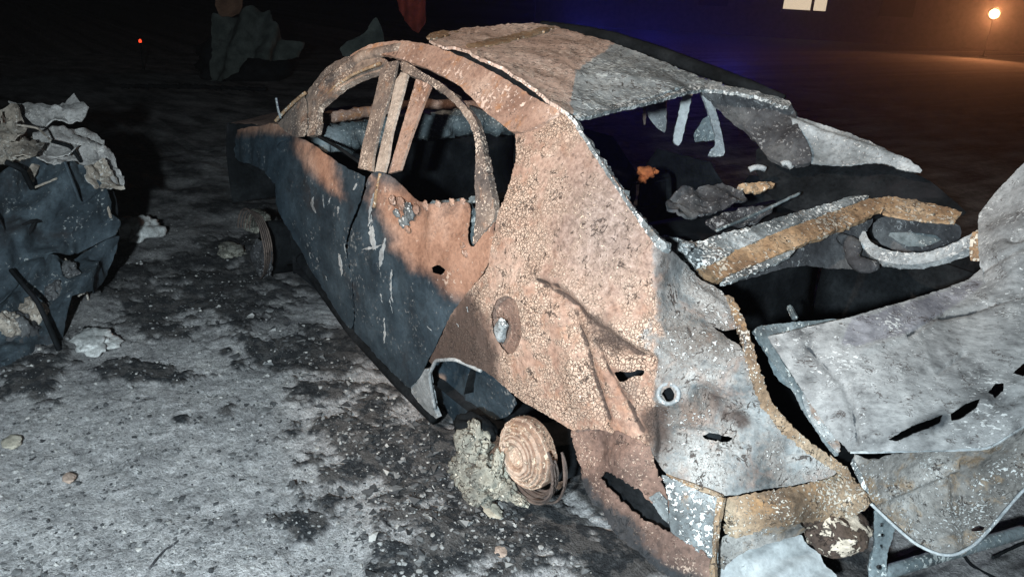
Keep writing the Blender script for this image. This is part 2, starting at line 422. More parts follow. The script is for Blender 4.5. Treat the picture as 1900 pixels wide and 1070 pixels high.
M['rag'] = burnt('rust_rag', ((.22, .12, .08), (.30, .17, .11), (.34, .2, .14)), None, soot=.2, bump=.2)
M['red'] = burnt('red_cloth', ((.16, .025, .015), (.24, .04, .025), (.28, .05, .03)), None, soot=.4, bump=.2)
t = NT('rubble_bits'); zf = t.n('Attribute', attribute_name='zone').outputs['Fac']
t.put(t.b.inputs['Base Color'], t.ramp(zf, [(0, (.04, .042, .046)), (.3, (.16, .165, .17)), (.75, (.34, .345, .345)), (.96, (.46, .455, .44)), (1, (.6, .58, .53))])); t.b.inputs['Roughness'].default_value = .9
M['rubble'] = t.m
def glow(name, color, strength):
    t = NT(name); t.put(t.b.inputs['Base Color'], (.02, .02, .02)); t.put(t.b.inputs['Emission Color'], color); t.b.inputs['Emission Strength'].default_value = strength
    return t.m
M['redlight'] = glow('red_light', (1, .06, .02), 2.0)
M['flood'] = glow('flood_light', (1.0, .52, .2), 40)
M['litwindow'] = glow('lit_window', (1.0, .80, .56), .8)

# ------------------------------------------------------------------ ground
def lin(segs):
    out = []
    for a, b, s in segs: out += list(np.arange(a, b, s))
    return np.array(out + [segs[-1][1]])
gxs = lin([(-60, -12, 6), (-12, -3, .6), (-3, -1.3, .06), (-1.3, 2.4, .0125), (2.4, 6.5, .035), (6.5, 16, .3), (16, 120, 8)])
gys = lin([(-110, -14, 8), (-14, -3, .5), (-3, 0, .06), (0, 3.2, .0125), (3.2, 5, .06), (5, 14, .6), (14, 80, 6)])
X, Y = np.meshgrid(gxs, gys, indexing='ij')
gp = np.stack([X.ravel(), Y.ravel(), np.zeros(X.size)], -1)
gu, gv, gz_ = project(gp)
gu = np.where(gz_ > .3, gu, -4000); gv = np.where(gz_ > .3, gv, 4000)
def blob(cx, cy, rx, ry): return np.clip(1.15 - np.sqrt(((gu - cx) / rx) ** 2 + ((gv - cy) / ry) ** 2), -.6, 1)
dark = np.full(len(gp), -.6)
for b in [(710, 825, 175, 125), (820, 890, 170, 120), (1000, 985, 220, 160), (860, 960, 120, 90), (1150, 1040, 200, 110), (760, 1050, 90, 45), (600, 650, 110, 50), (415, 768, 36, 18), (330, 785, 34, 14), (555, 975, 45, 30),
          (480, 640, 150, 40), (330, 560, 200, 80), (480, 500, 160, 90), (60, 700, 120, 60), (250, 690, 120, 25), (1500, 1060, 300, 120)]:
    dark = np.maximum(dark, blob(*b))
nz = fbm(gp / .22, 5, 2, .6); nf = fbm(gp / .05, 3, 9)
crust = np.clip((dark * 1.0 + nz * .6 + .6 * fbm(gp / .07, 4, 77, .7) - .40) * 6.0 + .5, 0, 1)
far = np.clip((np.hypot(gp[:, 0] + .5, gp[:, 1] - 2.0) - 1.9 + .5 * fbm(gp / .5, 3, 55)) / 1.5, 0, 1)  # ground tone goes darker with distance from the foreground
ramp_near = np.clip(1 - (np.hypot(gp[:, 0] - .5, gp[:, 1] - 1.2) - 6) / 4, 0, 1)
z = .006 * nf * ramp_near + .018 * fbm(gp / .3, 3, 7) * ramp_near + .016 * crust * ramp_near + .006 * np.abs(fbm(gp / .03, 3, 21)) * (ramp_near > .9)
z = z - .012
gp[:, 2] = z
nx, ny = X.shape; idx = np.arange(nx * ny).reshape(nx, ny)
quads = np.stack([idx[:-1, :-1], idx[1:, :-1], idx[1:, 1:], idx[:-1, 1:]], -1).reshape(-1, 4)
t = NT('ash_ground'); co = t.n('TexCoord').outputs['Object']
zc = t.n('Attribute', attribute_name='zone').outputs['Fac']; fz = t.n('Attribute', attribute_name='far').outputs['Fac']
n1 = t.noise(co, 4.5, 7, .68).outputs[0]; n2 = t.noise(co, 34, 6, .75).outputs[0]; n3 = t.noise(co, 120, 3, .7).outputs[0]
c = t.ramp(n1, [(.3, (.30, .30, .31)), (.48, (.49, .49, .50)), (.62, (.60, .595, .60)), (.74, (.67, .66, .65))])
c = t.mix(.8, c, t.ramp(n2, [(.30, (.30, .30, .31)), (.5, (1, 1, 1)), (.68, (1.5, 1.5, 1.5))]), 'MULTIPLY')
c = t.mix(t.step(n3, .62, .72, 0, .5), c, (.50, .50, .48))
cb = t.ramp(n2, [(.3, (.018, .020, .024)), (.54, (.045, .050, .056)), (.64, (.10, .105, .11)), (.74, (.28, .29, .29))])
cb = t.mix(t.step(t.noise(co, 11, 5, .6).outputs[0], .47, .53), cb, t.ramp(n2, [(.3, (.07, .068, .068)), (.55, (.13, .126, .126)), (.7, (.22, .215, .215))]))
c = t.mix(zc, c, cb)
far_tone = t.ramp(t.noise(co, 9, 6, .75).outputs[0], [(.34, (.014, .015, .018)), (.48, (.036, .038, .042)), (.58, (.09, .092, .095)), (.68, (.22, .22, .22))])
c = t.mix(fz, c, far_tone)
c = t.mix(.6, c, t.ramp(n3, [(.3, (.45, .45, .45)), (.6, (1.35, 1.35, 1.35))]), 'MULTIPLY')
t.put(t.b.inputs['Base Color'], c); t.b.inputs['Roughness'].default_value = .92; t.b.inputs['Specular IOR Level'].default_value = .2
bn = t.n('Bump'); bn.inputs['Strength'].default_value = 1.0; bn.inputs['Distance'].default_value = .022
t.l(t.math('ADD', n2, t.math('MULTIPLY', n3, .5)), bn.inputs['Height']); t.l(bn.outputs[0], t.b.inputs['Normal'])
M['ground'] = t.m
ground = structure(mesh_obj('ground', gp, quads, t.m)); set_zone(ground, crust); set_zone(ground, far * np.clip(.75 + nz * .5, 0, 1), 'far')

# ------------------------------------------------------------------ the burnt sedan
car = empty('burnt_sedan', (0, 0, 0), 'burnt-out sedan shell with rusty flaking side and sprung trunk lid', 'car')
S = side()
# left quarter panel with C pillar
quarter_out = [(1045, 203), (1000, 192), (953, 246), (957, 262), (955, 305), (940, 360), (921, 408), (915, 452), (904, 500), (873, 535), (836, 584), (808, 645), (793, 676), (830, 668), (862, 672), (904, 690),
               (930, 713), (970, 745), (1030, 778), (1066, 800), (1075, 795), (1130, 800), (1205, 834), (1224, 760), (1226, 690), (1227, 600), (1228, 520), (1226, 470), (1205, 430), (1160, 360), (1110, 290), (1070, 235)]
def qdent(px, py):
    q = np.stack([px, py], -1); d = 0
    for line, wdt, h in [([(1005, 528), (1040, 545), (1090, 590), (1150, 640), (1210, 672)], 12, -.034), ([(1010, 512), (1060, 530), (1120, 585), (1180, 632)], 20, .020), ([(1055, 575), (1080, 640), (1095, 700), (1120, 780)], 10, -.026), ([(1035, 590), (1060, 660), (1080, 740)], 20, .016), ([(1100, 590), (1135, 660), (1170, 720)], 20, .022),
                         ([(985, 540), (975, 600), (985, 700)], 26, .008), ([(1110, 640), (1150, 720), (1190, 800)], 9, -.008), ([(1040, 480), (1075, 440)], 10, -.004)]:
        dd = segdist(q, np.array(line, float), False); d = d + h * np.exp(-(dd / wdt) ** 2)
    return d
tail_ctrl = [(1216, 470, 2.166), (1216, 690, 2.167), (1216, 600, 2.16), (1204, 830, 2.235), (1225, 880, 2.23), (1240, 730, 2.165), (1290, 500, 2.30), (1350, 560, 2.22), (1378, 640, 2.13), (1400, 690, 2.10), (1320, 640, 2.13), (1300, 730, 2.15), (1420, 760, 2.13), (1490, 825, 2.16), (1560, 868, 2.19), (1350, 915, 2.16), (1450, 900, 2.17), (1380, 800, 2.17)]
T_tail = tps(tail_ctrl)
def tdent(px, py):
    q = np.stack([px, py], -1); d = 0
    for line, wdt, h in [([(1230, 640), (1300, 680), (1375, 700)], 9, -.014), ([(1310, 735), (1350, 770), (1385, 800)], 22, -.03), ([(1320, 605), (1345, 600), (1360, 620)], 14, -.012), ([(1240, 610), (1275, 600)], 6, -.006), ([(1255, 800), (1310, 805), (1370, 815)], 8, -.014), ([(1225, 720), (1260, 740)], 30, .01),
                         ([(1220, 760), (1230, 820), (1220, 860)], 10, -.02), ([(1420, 850), (1460, 850)], 14, -.008), ([(1290, 540), (1340, 570), (1375, 640)], 10, .010)]:
        dd = segdist(q, np.array(line, float), False); d = d + h * np.exp(-(dd / wdt) ** 2)
    return d

def dark_marks(lines, polys=(), wdt=4.0, soft=24, jit=14):  # dark tone along drawn lines and inside drawn outlines
    bz = blobzone(polys, soft, jit) if polys else None
    def f(px, py):
        q = np.stack([px, py], -1); r = bz(px, py) if bz else np.zeros(len(q))
        nn = fbm(np.stack([px / 25, py / 25, px * 0], -1), 3, 41)
        for l in lines: r = np.maximum(r, np.exp(-(segdist(q, np.array(l, float), False) / wdt) ** 2) * np.clip(.75 + nn, 0, 1))
        return r
    return f
def corner_t(px, py):
    a = S(px, py); b = T_tail(px, py); k = np.clip((px - 1196) / 44, 0, 1); k = k * k * (3 - 2 * k)
    return a * (1 - k) + b * k
def corner_dent(px, py): return qdent(px, py) + tdent(px, py) * np.clip((px - 1200) / 30, 0, 1)
quarter_full = quarter_out[:22] + [(1200, 832), (1235, 880), (1290, 905), (1350, 922), (1420, 906), (1480, 900), (1540, 885), (1562, 868), (1500, 832), (1455, 795), (1422, 752), (1402, 700), (1388, 650), (1372, 598), (1352, 560), (1335, 535), (1300, 520), (1280, 498), (1252, 470), (1232, 458)] + [(1205, 430), (1160, 360), (1110, 290), (1070, 235)]
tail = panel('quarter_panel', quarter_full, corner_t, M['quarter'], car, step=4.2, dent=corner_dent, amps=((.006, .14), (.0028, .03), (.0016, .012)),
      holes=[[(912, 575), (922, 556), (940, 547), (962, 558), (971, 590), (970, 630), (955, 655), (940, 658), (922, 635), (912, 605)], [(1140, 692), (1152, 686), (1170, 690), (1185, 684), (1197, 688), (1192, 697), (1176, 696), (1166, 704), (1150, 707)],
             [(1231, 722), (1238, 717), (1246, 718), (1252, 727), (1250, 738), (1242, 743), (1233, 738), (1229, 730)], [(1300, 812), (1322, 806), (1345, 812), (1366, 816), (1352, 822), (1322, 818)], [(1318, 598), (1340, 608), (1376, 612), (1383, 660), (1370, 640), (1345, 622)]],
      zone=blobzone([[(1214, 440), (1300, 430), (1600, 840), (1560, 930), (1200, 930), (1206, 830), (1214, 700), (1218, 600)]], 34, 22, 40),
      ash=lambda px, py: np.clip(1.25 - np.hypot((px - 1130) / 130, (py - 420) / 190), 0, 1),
      soot=dark_marks([[(1005, 530), (1040, 547), (1090, 592), (1150, 642), (1210, 674)], [(1057, 577), (1082, 640), (1097, 700), (1122, 780)], [(1112, 642), (1152, 722), (1190, 800)], [(1000, 520), (1040, 530)]],
                 [[(780, 640), (870, 545), (900, 590), (912, 640), (910, 690), (925, 725), (860, 690), (790, 690)], [(1205, 760), (1232, 765), (1240, 830), (1215, 860)], [(1310, 735), (1330, 745), (1380, 795), (1345, 785)], [(1070, 560), (1110, 590), (1150, 640), (1120, 630), (1085, 595)]], 5.5, 40, 22))  # dark brown on dent lines, recesses and ahead of the wheel arch
# fuel filler recess and cap
panel('filler_recess', [(908, 572), (920, 552), (940, 543), (966, 555), (976, 590), (974, 633), (957, 660), (940, 663), (918, 638), (908, 605)], lambda px, py: S(px, py) + .012 + .045 * np.clip(1 - ((px - 940) / 30) ** 2 - ((py - 603) / 56) ** 2, 0, 1) ** .5, M['brown'], car, step=4, amps=((.003, .03),))
fc = P(930, 612, S(np.array([930.]), np.array([612.]))[0] + .012)
lump('filler_cap', fc, .036, M['white'], car, 3, .35, .6, (.7, .5, 1.2), 3)
# roof side rail
panel('roof_rail', [(646, 105), (665, 92), (690, 82), (743, 74), (797, 82), (845, 100), (893, 122), (940, 148), (1002, 188), (1046, 206), (1010, 228), (955, 250), (920, 222), (893, 202), (870, 176), (845, 154), (812, 136), (781, 122), (734, 106), (690, 97), (665, 101)],
      side(.012), M['rail'], car, step=5, thick=.02, amps=((.004, .2), (.0015, .02)))
# outer A pillar foot and fender
panel('pillar_foot', [(512, 226), (530, 206), (548, 190), (568, 172), (570, 252), (545, 256), (528, 243)], side(.006), M['pillar'], car, step=5)
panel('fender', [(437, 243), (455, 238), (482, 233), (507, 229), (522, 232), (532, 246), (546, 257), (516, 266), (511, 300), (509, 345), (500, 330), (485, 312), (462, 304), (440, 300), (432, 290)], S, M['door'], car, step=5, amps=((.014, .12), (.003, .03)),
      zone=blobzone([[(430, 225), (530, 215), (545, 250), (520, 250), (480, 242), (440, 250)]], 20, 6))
ptube('trim_spike', [(512, 182, 4.0), (515, 200, 4.0), (521, 220, 4.0)], .006, M['steel'], car, sides=5)
ptube('fender_edge', [(511, 225, 4.02), (530, 204, 4.0), (552, 184, 3.95), (567, 172, 3.9)], .009, M['tan'], car)

# front door
fd = S
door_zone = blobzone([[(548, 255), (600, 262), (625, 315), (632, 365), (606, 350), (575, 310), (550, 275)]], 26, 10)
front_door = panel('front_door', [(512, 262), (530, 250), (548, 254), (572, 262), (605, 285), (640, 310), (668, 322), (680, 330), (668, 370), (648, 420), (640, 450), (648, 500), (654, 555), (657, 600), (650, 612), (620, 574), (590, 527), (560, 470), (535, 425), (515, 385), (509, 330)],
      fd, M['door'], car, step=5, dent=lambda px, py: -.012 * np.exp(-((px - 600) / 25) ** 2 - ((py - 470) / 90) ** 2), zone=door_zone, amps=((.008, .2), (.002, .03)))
panel('window_frame', [(566, 252), (563, 200), (570, 170), (585, 150), (610, 120), (648, 103), (690, 104), (724, 112), (712, 130), (670, 142), (630, 164), (606, 186), (588, 200), (590, 250)], side(-.008), M['pillar'], front_door, step=5, thick=.03, amps=((.002, .05),))
ptube('frame_bead', [(600, 186, 3.83), (622, 160, 3.74), (655, 138, 3.62), (705, 118, 3.45)], .008, M['tan'], front_door)
ptube('window_post', [(583, 185, 3.86), (585, 215, 3.86), (590, 252, 3.86)], .012, M['pillar'], front_door)
ptube('belt_strip', [(592, 254, 3.80), (630, 275, 3.62), (665, 300, 3.45), (690, 318, 3.35)], .008, M['dark'], front_door)
# scratches of bare metal on the doors (peeled paint)
def peel(pts, wdt, parent, mat='steel'):
    pts = np.array(pts, float); d = np.gradient(pts, axis=0); d /= np.linalg.norm(d, axis=1, keepdims=True) + 1e-9
    n = np.stack([-d[:, 1], d[:, 0]], -1); ww = wdt * (.35 + .65 * rng.random(len(pts)))[:, None]; ww[0] *= .2; ww[-1] *= .2
    out = np.concatenate([pts + n * ww, (pts - n * ww)[::-1]])
    return panel('peeled_paint', out, side(.003), M[mat], parent, step=4, thick=.0015, amps=((.0015, .015),), jag=.8, rounds=1)
for pts, wd in [([(567, 352), (562, 365), (568, 378)], 3), ([(580, 365), (578, 380), (586, 395)], 4), ([(598, 362), (600, 385)], 3.5), ([(612, 368), (608, 380)], 2.5), ([(628, 383), (626, 396)], 5), ([(574, 468), (576, 480)], 3), ([(588, 478), (590, 486)], 3),
                ([(604, 512), (606, 520)], 3.5), ([(628, 470), (632, 490), (634, 512)], 5), ([(638, 452), (641, 470)], 3)]: peel(pts, wd, front_door)

# rear door
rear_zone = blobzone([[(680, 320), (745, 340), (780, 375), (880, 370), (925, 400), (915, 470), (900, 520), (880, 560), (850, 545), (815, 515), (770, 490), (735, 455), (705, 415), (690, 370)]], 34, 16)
def rdent(px, py):
    q = np.stack([px, py], -1); d = 0
    for line, wdt, h in [([(690, 330), (700, 400), (690, 460)], 10, -.01), ([(712, 335), (702, 370), (690, 420), (697, 500)], 7, .012), ([(735, 370), (770, 400), (775, 440)], 22, -.02), ([(800, 390), (790, 450)], 12, .008), ([(720, 480), (745, 560), (750, 630)], 16, -.010), ([(855, 545), (820, 600)], 16, -.008)]:
        dd = segdist(q, np.array(line, float), False); d = d + h * np.exp(-(dd / wdt) ** 2)
    return d
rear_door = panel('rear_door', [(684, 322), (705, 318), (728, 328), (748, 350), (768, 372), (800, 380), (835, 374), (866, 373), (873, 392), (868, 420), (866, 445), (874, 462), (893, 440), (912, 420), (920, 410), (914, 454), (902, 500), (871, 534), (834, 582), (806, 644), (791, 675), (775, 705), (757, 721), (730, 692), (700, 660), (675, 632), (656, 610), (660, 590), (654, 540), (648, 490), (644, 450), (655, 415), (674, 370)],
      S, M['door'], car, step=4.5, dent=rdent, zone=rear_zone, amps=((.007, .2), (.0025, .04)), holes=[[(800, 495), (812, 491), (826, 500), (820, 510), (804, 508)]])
panel('inner_sheet', [(795, 372), (830, 372), (868, 366), (882, 395), (880, 445), (872, 470), (840, 470), (800, 450), (785, 410)], side(-.05), M['bluegrey'], rear_door, step=5, amps=((.003, .05),))
for k, (yy) in enumerate((365, 388, 402)):
    panel('inner_bracket', [(868, yy), (890, yy - 2), (894, yy + 9), (872, yy + 12)], side(-.03), M['bluegrey'], rear_door, step=4, thick=.01, amps=())
# crumpled flakes of burnt trim along the rear belt
for k, (cx, cy, r) in enumerate([(728, 372, .022), (745, 380, .026), (758, 392, .034), (750, 412, .028), (772, 388, .018), (735, 395, .02), (790, 382, .018), (812, 379, .016), (838, 375, .014), (858, 374, .012), (755, 425, .018), (858, 455, .012), (862, 470, .014), (712, 352, .016)]):
    lump('crumpled_trim', P(cx, cy, S(np.array([cx * 1.]), np.array([cy * 1.]))[0]), r, M['white' if k in (2, 3, 5) else 'rail'], rear_door, 3, .55, .5, (1.2, .35, .9), k)
panel('window_frame', [(742, 112), (760, 118), (790, 138), (820, 155), (848, 178), (872, 206), (888, 232), (900, 300), (912, 360), (920, 402), (898, 432), (876, 460), (880, 420), (884, 380), (880, 330), (884, 280), (876, 238), (850, 198), (820, 172), (790, 152), (758, 138), (745, 135)], side(-.010), M['pillar'], rear_door, step=4, thick=.03, amps=((.002, .04), (.0015, .015)))
panel('frame_upright', [(744, 134), (756, 138), (742, 190), (726, 250), (718, 300), (712, 320), (695, 320), (706, 270), (722, 205), (734, 150)], side(-.004), M['pillarpale'], rear_door, step=4, rounds=0, thick=.012, amps=((.0008, .03),), jag=.15)
panel('window_channel', [(772, 146), (800, 156), (782, 200), (760, 260), (742, 316), (720, 322), (738, 262), (756, 200)], side(-.035), M['rail'], rear_door, step=4, rounds=0, thick=.012, amps=((.0008, .03),), jag=.15)
panel('pillar_cover', [(708, 118), (738, 112), (726, 165), (706, 230), (692, 290), (690, 318), (664, 312), (672, 270), (690, 200), (702, 150)], side(.0), M['pillar'], car, step=4, rounds=0, thick=.012, amps=((.0008, .03),), jag=.15)
ptube('belt_fold', [(706, 322, 3.26), (700, 350, 3.28), (694, 385, 3.3)], .008, M['tan'], rear_door)
for pts, wd in [([(668, 330), (660, 345), (655, 352)], 4), ([(700, 345), (692, 370), (686, 390), (684, 420)], 5), ([(688, 400), (690, 440), (697, 480)], 8), ([(715, 440), (708, 470), (704, 500)], 6), ([(672, 462), (690, 460), (708, 455)], 3),
                ([(727, 500), (724, 530), (728, 560)], 3), ([(712, 590), (714, 620), (713, 636)], 3.5), ([(722, 555), (728, 580)], 3), ([(706, 545), (708, 560)], 4), ([(792, 605), (800, 612)], 2), ([(866, 570), (868, 580)], 2.5), ([(846, 600), (850, 606)], 2.5)]: peel(pts, wd, rear_door)
panel('rocker_end', [(757, 722), (776, 704), (793, 678), (796, 710), (803, 750), (815, 781), (790, 760)], side(-.004), M['steel'], car, step=4, thick=.02)
ptube('rocker', [(810, 775, 3.32), (740, 705, 3.52), (655, 612, 3.82), (560, 480, 4.35)], .035, M['dark'], car)

# wheel arch, hub and residue
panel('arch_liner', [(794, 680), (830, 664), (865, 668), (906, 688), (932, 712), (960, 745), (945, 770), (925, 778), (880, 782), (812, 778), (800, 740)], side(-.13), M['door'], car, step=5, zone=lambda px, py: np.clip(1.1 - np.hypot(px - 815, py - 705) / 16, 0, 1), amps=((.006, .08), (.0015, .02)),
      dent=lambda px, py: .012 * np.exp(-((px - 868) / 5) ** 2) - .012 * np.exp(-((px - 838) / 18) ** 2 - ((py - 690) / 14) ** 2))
sheet('arch_cavity', lambda u, v: (.46 * np.cos(math.pi * (.02 + .96 * u)) - .12, .78 - .5 * v, .22 + .40 * np.sin(math.pi * (.02 + .96 * u))), 24, 8, M['dark'], car)
tube('arch_lip', [(x, float(ysurf(np.array(x), np.array(zz))) - .004, zz) for x, zz in [(.46, .14), (.47, .3), (.40, .40), (.25, .47), (.08, .50)]], .008, M['steel'], car)
ax = np.array([.10, .98, .05]); ax /= np.linalg.norm(ax)
def lathe(name, prof, c, axis, mat, parent, n=48, amp=.001):
    axis = np.array(axis, float); axis /= np.linalg.norm(axis); a = np.cross(axis, [0, 0, 1.0]); a /= np.linalg.norm(a); b = np.cross(a, axis)
    V = []; F = []
    for r, h in prof:
        for k in range(n):
            th = 2 * math.pi * k / n; V.append(np.array(c) + axis * h + r * (math.cos(th) * a + math.sin(th) * b))
    for i in range(len(prof) - 1):
        for k in range(n): F.append((i * n + k, i * n + (k + 1) % n, (i + 1) * n + (k + 1) % n, (i + 1) * n + k))
    V = np.array(V); V = V + (fbm(V / .02, 3, 4) * amp)[:, None]
    return mesh_obj(name, V, F, mat, parent)
hub_c = P(957, 847, 2.60)
hub_prof = [(r_ * .88, h_) for r_, h_ in [(.0, -.02), (.04, -.018), (.047, .006), (.060, .012), (.070, .010), (.072, .004), (.083, .005), (.085, -.004), (.094, -.003), (.097, -.012), (.112, -.010), (.115, -.020), (.126, -.019), (.130, -.030), (.138, -.032), (.140, -.045), (.138, -.075), (.12, -.09), (.04, -.09)]]
wheel = lathe('wheel', hub_prof, hub_c, (-.06, .99, .05), M['disc'], car, 72, .0022)
set_zone(wheel, np.repeat([0, 0, .9, .3, .1, .8, .2, .9, .1, 1, .2, .1, .9, 1, .3, 1, 1, 1, 1], 72))
wheel.data.polygons.foreach_set('use_smooth', [False] * len(wheel.data.polygons))
for k in range(9):
    th0 = -2.0 + .05 * k; r = .150 + .009 * (k % 5) + .004 * k
    pts = []
    a_ = np.cross(ax, [0, 0, 1.0]); a_ /= np.linalg.norm(a_); b_ = np.cross(a_, ax)
    for th in np.linspace(-2.0 + .2 * rng.random(), .45 + .35 * rng.random(), 26):
        pts.append(hub_c + ax * (-.045 + .012 * (k % 4) + .01 * math.sin(3 * th + k)) + (r + .006 * math.sin(5 * th + k)) * (-math.cos(th) * a_ * .92 + math.sin(th) * b_ * .72) + np.array([-.01, -.02, -.005]))
    pts = np.array(pts); pts[:, 2] = np.maximum(pts[:, 2], .012)
    tube('tyre_wire', pts, .0045, M['wire'], wheel, sides=5, amp=.001)
for k, (x_, y_, t_, r_, sq) in enumerate([(878, 835, 2.76, .075, (.9, .7, 1.25)), (862, 870, 2.78, .06, (1, .8, .9)), (905, 880, 2.70, .07, (1, .8, .9)), (930, 905, 2.66, .05, (1.2, .8, .6)), (890, 912, 2.72, .055, (1.3, 1.0, .45)), (924, 858, 2.63, .036, (.7, .4, 1.5)), (972, 783, 2.64, .026, (1.2, .5, .8)), (992, 806, 2.63, .028, (.9, .5, 1.2)), (1002, 838, 2.62, .022, (.7, .5, 1.3)), (960, 925, 2.62, .03, (1.5, .8, .4))]):
    lump('ash_crust', P(x_, y_, t_), r_, M['ashcake'], wheel, 4, .5, .42, sq, 12 + k)
lump('brake_caliper', P(880, 800, 2.80), .08, M['dark'], wheel, 4, .3, .6, (1.2, .8, .6), 8)

sock = P(1240, 730, 2.155)
lathe('lamp_socket', [(.022, -.02), (.022, .005), (.030, .006), (.034, 0), (.034, -.03)], sock, CP - sock, M['steel'], tail, 28, .0012)
lathe('socket_cup', [(.0, -.06), (.024, -.055), (.026, -.01)], sock, CP - sock, M['dark'], tail, 20, .0005)
panel('trunk_gutter', [(1345, 545), (1362, 552), (1382, 595), (1398, 640), (1412, 692), (1434, 748), (1470, 792), (1512, 826), (1572, 866), (1585, 900), (1560, 880), (1500, 842), (1448, 800), (1412, 752), (1392, 700), (1380, 650), (1366, 600)], lambda px, py: T_tail(px, py) - .004, M['beam'], car, step=4, thick=.008, rounds=0, jag=1.4, amps=((.004, .05), (.002, .012)))
# lower corner: flap, slot, bumper side
low = tps([(1066, 800, 2.46), (1130, 800, 2.32), (1205, 830, 2.23), (1215, 900, 2.22), (1140, 880, 2.30), (1075, 870, 2.44), (1240, 990, 2.20), (1090, 900, 2.42), (1160, 960, 2.33), (1300, 1060, 2.14), (1340, 920, 2.16), (1340, 1060, 2.13)])
panel('corner_flap', [(1060, 790), (1130, 790), (1206, 826), (1212, 850), (1220, 880), (1232, 905), (1240, 930), (1240, 968), (1222, 950), (1200, 925), (1176, 902), (1152, 884), (1124, 876), (1112, 888), (1088, 884), (1070, 852)], low, M['brown'], car, step=4.5, rounds=0, jag=1.2, amps=((.008, .08), (.004, .02)), dent=lambda px, py: .025 * np.exp(-((px - 1165) / 26) ** 2 - ((py - 850) / 30) ** 2) - .02 * np.exp(-((px - 1110) / 16) ** 2 - ((py - 830) / 40) ** 2))
panel('flap_tip', [(1204, 922), (1222, 912), (1238, 928), (1241, 972), (1224, 956)], lambda px, py: low(px, py) - .006, M['white'], car, step=4, rounds=0, amps=((.003, .03),))
panel('bumper_side', [(1070, 868), (1096, 884), (1114, 888), (1132, 908), (1160, 934), (1190, 962), (1236, 986), (1300, 1020), (1330, 1050), (1330, 1090), (1270, 1090), (1205, 1045), (1150, 995), (1105, 940), (1082, 905)], lambda px, py: low(px, py) - .004, M['brown'], car, step=4.5, thick=.004, rounds=0, jag=1.2, amps=((.010, .07), (.005, .02)), zone=None, soot=blobzone([[(1070, 900), (1180, 990), (1300, 1080), (1200, 1100), (1100, 980)]], 30, 25))
panel('slot_back', [(1100, 868), (1250, 900), (1262, 1000), (1180, 970), (1110, 905)], lambda px, py: low(px, py) + .08, M['dark'], car, step=8)
panel('corner_sheet', [(1228, 880), (1290, 905), (1345, 922), (1335, 970), (1330, 1060), (1300, 1025), (1245, 985), (1242, 930)], low, M['white'], car, step=4.5, rounds=0, jag=1.2, zone=lambda px, py: np.clip(.9 - np.abs(px - 1270) / 60, 0, 1), amps=((.006, .06), (.003, .015)))
ptube('corner_strip', [(1238, 884, 2.22), (1290, 902, 2.17), (1340, 922, 2.14)], .007, M['beam'], car, amp=.006, sides=5)
ptube('corner_strip', [(1340, 922, 2.13), (1330, 970, 2.125), (1326, 1020, 2.12), (1322, 1075, 2.12)], .012, M['beam'], car, amp=.008, sides=5)
# rear bumper beam, muffler, bracket
bb = tps([(1345, 920, 2.18), (1350, 1000, 2.18), (1470, 905, 2.16), (1470, 940, 2.11), (1470, 985, 2.16), (1600, 890, 2.22), (1615, 935, 2.14), (1605, 965, 2.22)])
panel('bumper_beam', [(1342, 924), (1400, 914), (1470, 903), (1540, 886), (1570, 872), (1600, 905), (1616, 936), (1600, 950), (1540, 966), (1470, 972), (1420, 978), (1370, 998), (1345, 990)], bb, M['beam'], car, step=4.5, thick=.02, rounds=0, jag=1.4, amps=((.006, .07), (.003, .02), (.002, .01)))
panel('beam_skirt', [(1345, 985), (1420, 972), (1480, 968), (1500, 985), (1460, 1000), (1400, 1012), (1350, 1040), (1335, 1070), (1325, 1030)], lambda px, py: bb(px, py) + .03, M['lowerlid'], car, step=5, zone=lambda px, py: px * 0 + .3, amps=((.008, .05), (.003, .015)))
lump('muffler', P(1550, 985, 2.24), .095, M['muffler'], car, 5, .22, .6, (.85, 1.05, .62), 22)
panel('bracket', [(1622, 938), (1660, 955), (1662, 975), (1652, 1010), (1645, 1030), (1645, 1075), (1612, 1075), (1612, 1045), (1622, 1015), (1622, 975)], tps([(1640, 940, 2.24), (1620, 1060, 2.24), (1655, 1060, 2.23)]), M['bluegrey'], car, step=4, thick=.012, amps=((.003, .03),), rounds=1,
      holes=[[(1632, 970), (1638, 968), (1640, 975), (1634, 977)], [(1634, 990), (1640, 988), (1642, 995), (1636, 997)], [(1632, 1010), (1638, 1008), (1640, 1015), (1634, 1017)], [(1626, 1048), (1636, 1046), (1637, 1056), (1627, 1056)]])
panel('rear_valance', [(1575, 850), (1610, 850), (1630, 935), (1620, 945), (1595, 895)], tps([(1590, 850, 2.2), (1625, 940, 2.2), (1610, 870, 2.2)]), M['white'], car, step=4.5)
ptube('cross_tube', [(1640, 1062, 2.35), (1760, 1025, 2.45), (1900, 985, 2.6)], .022, M['bluegrey'], car)

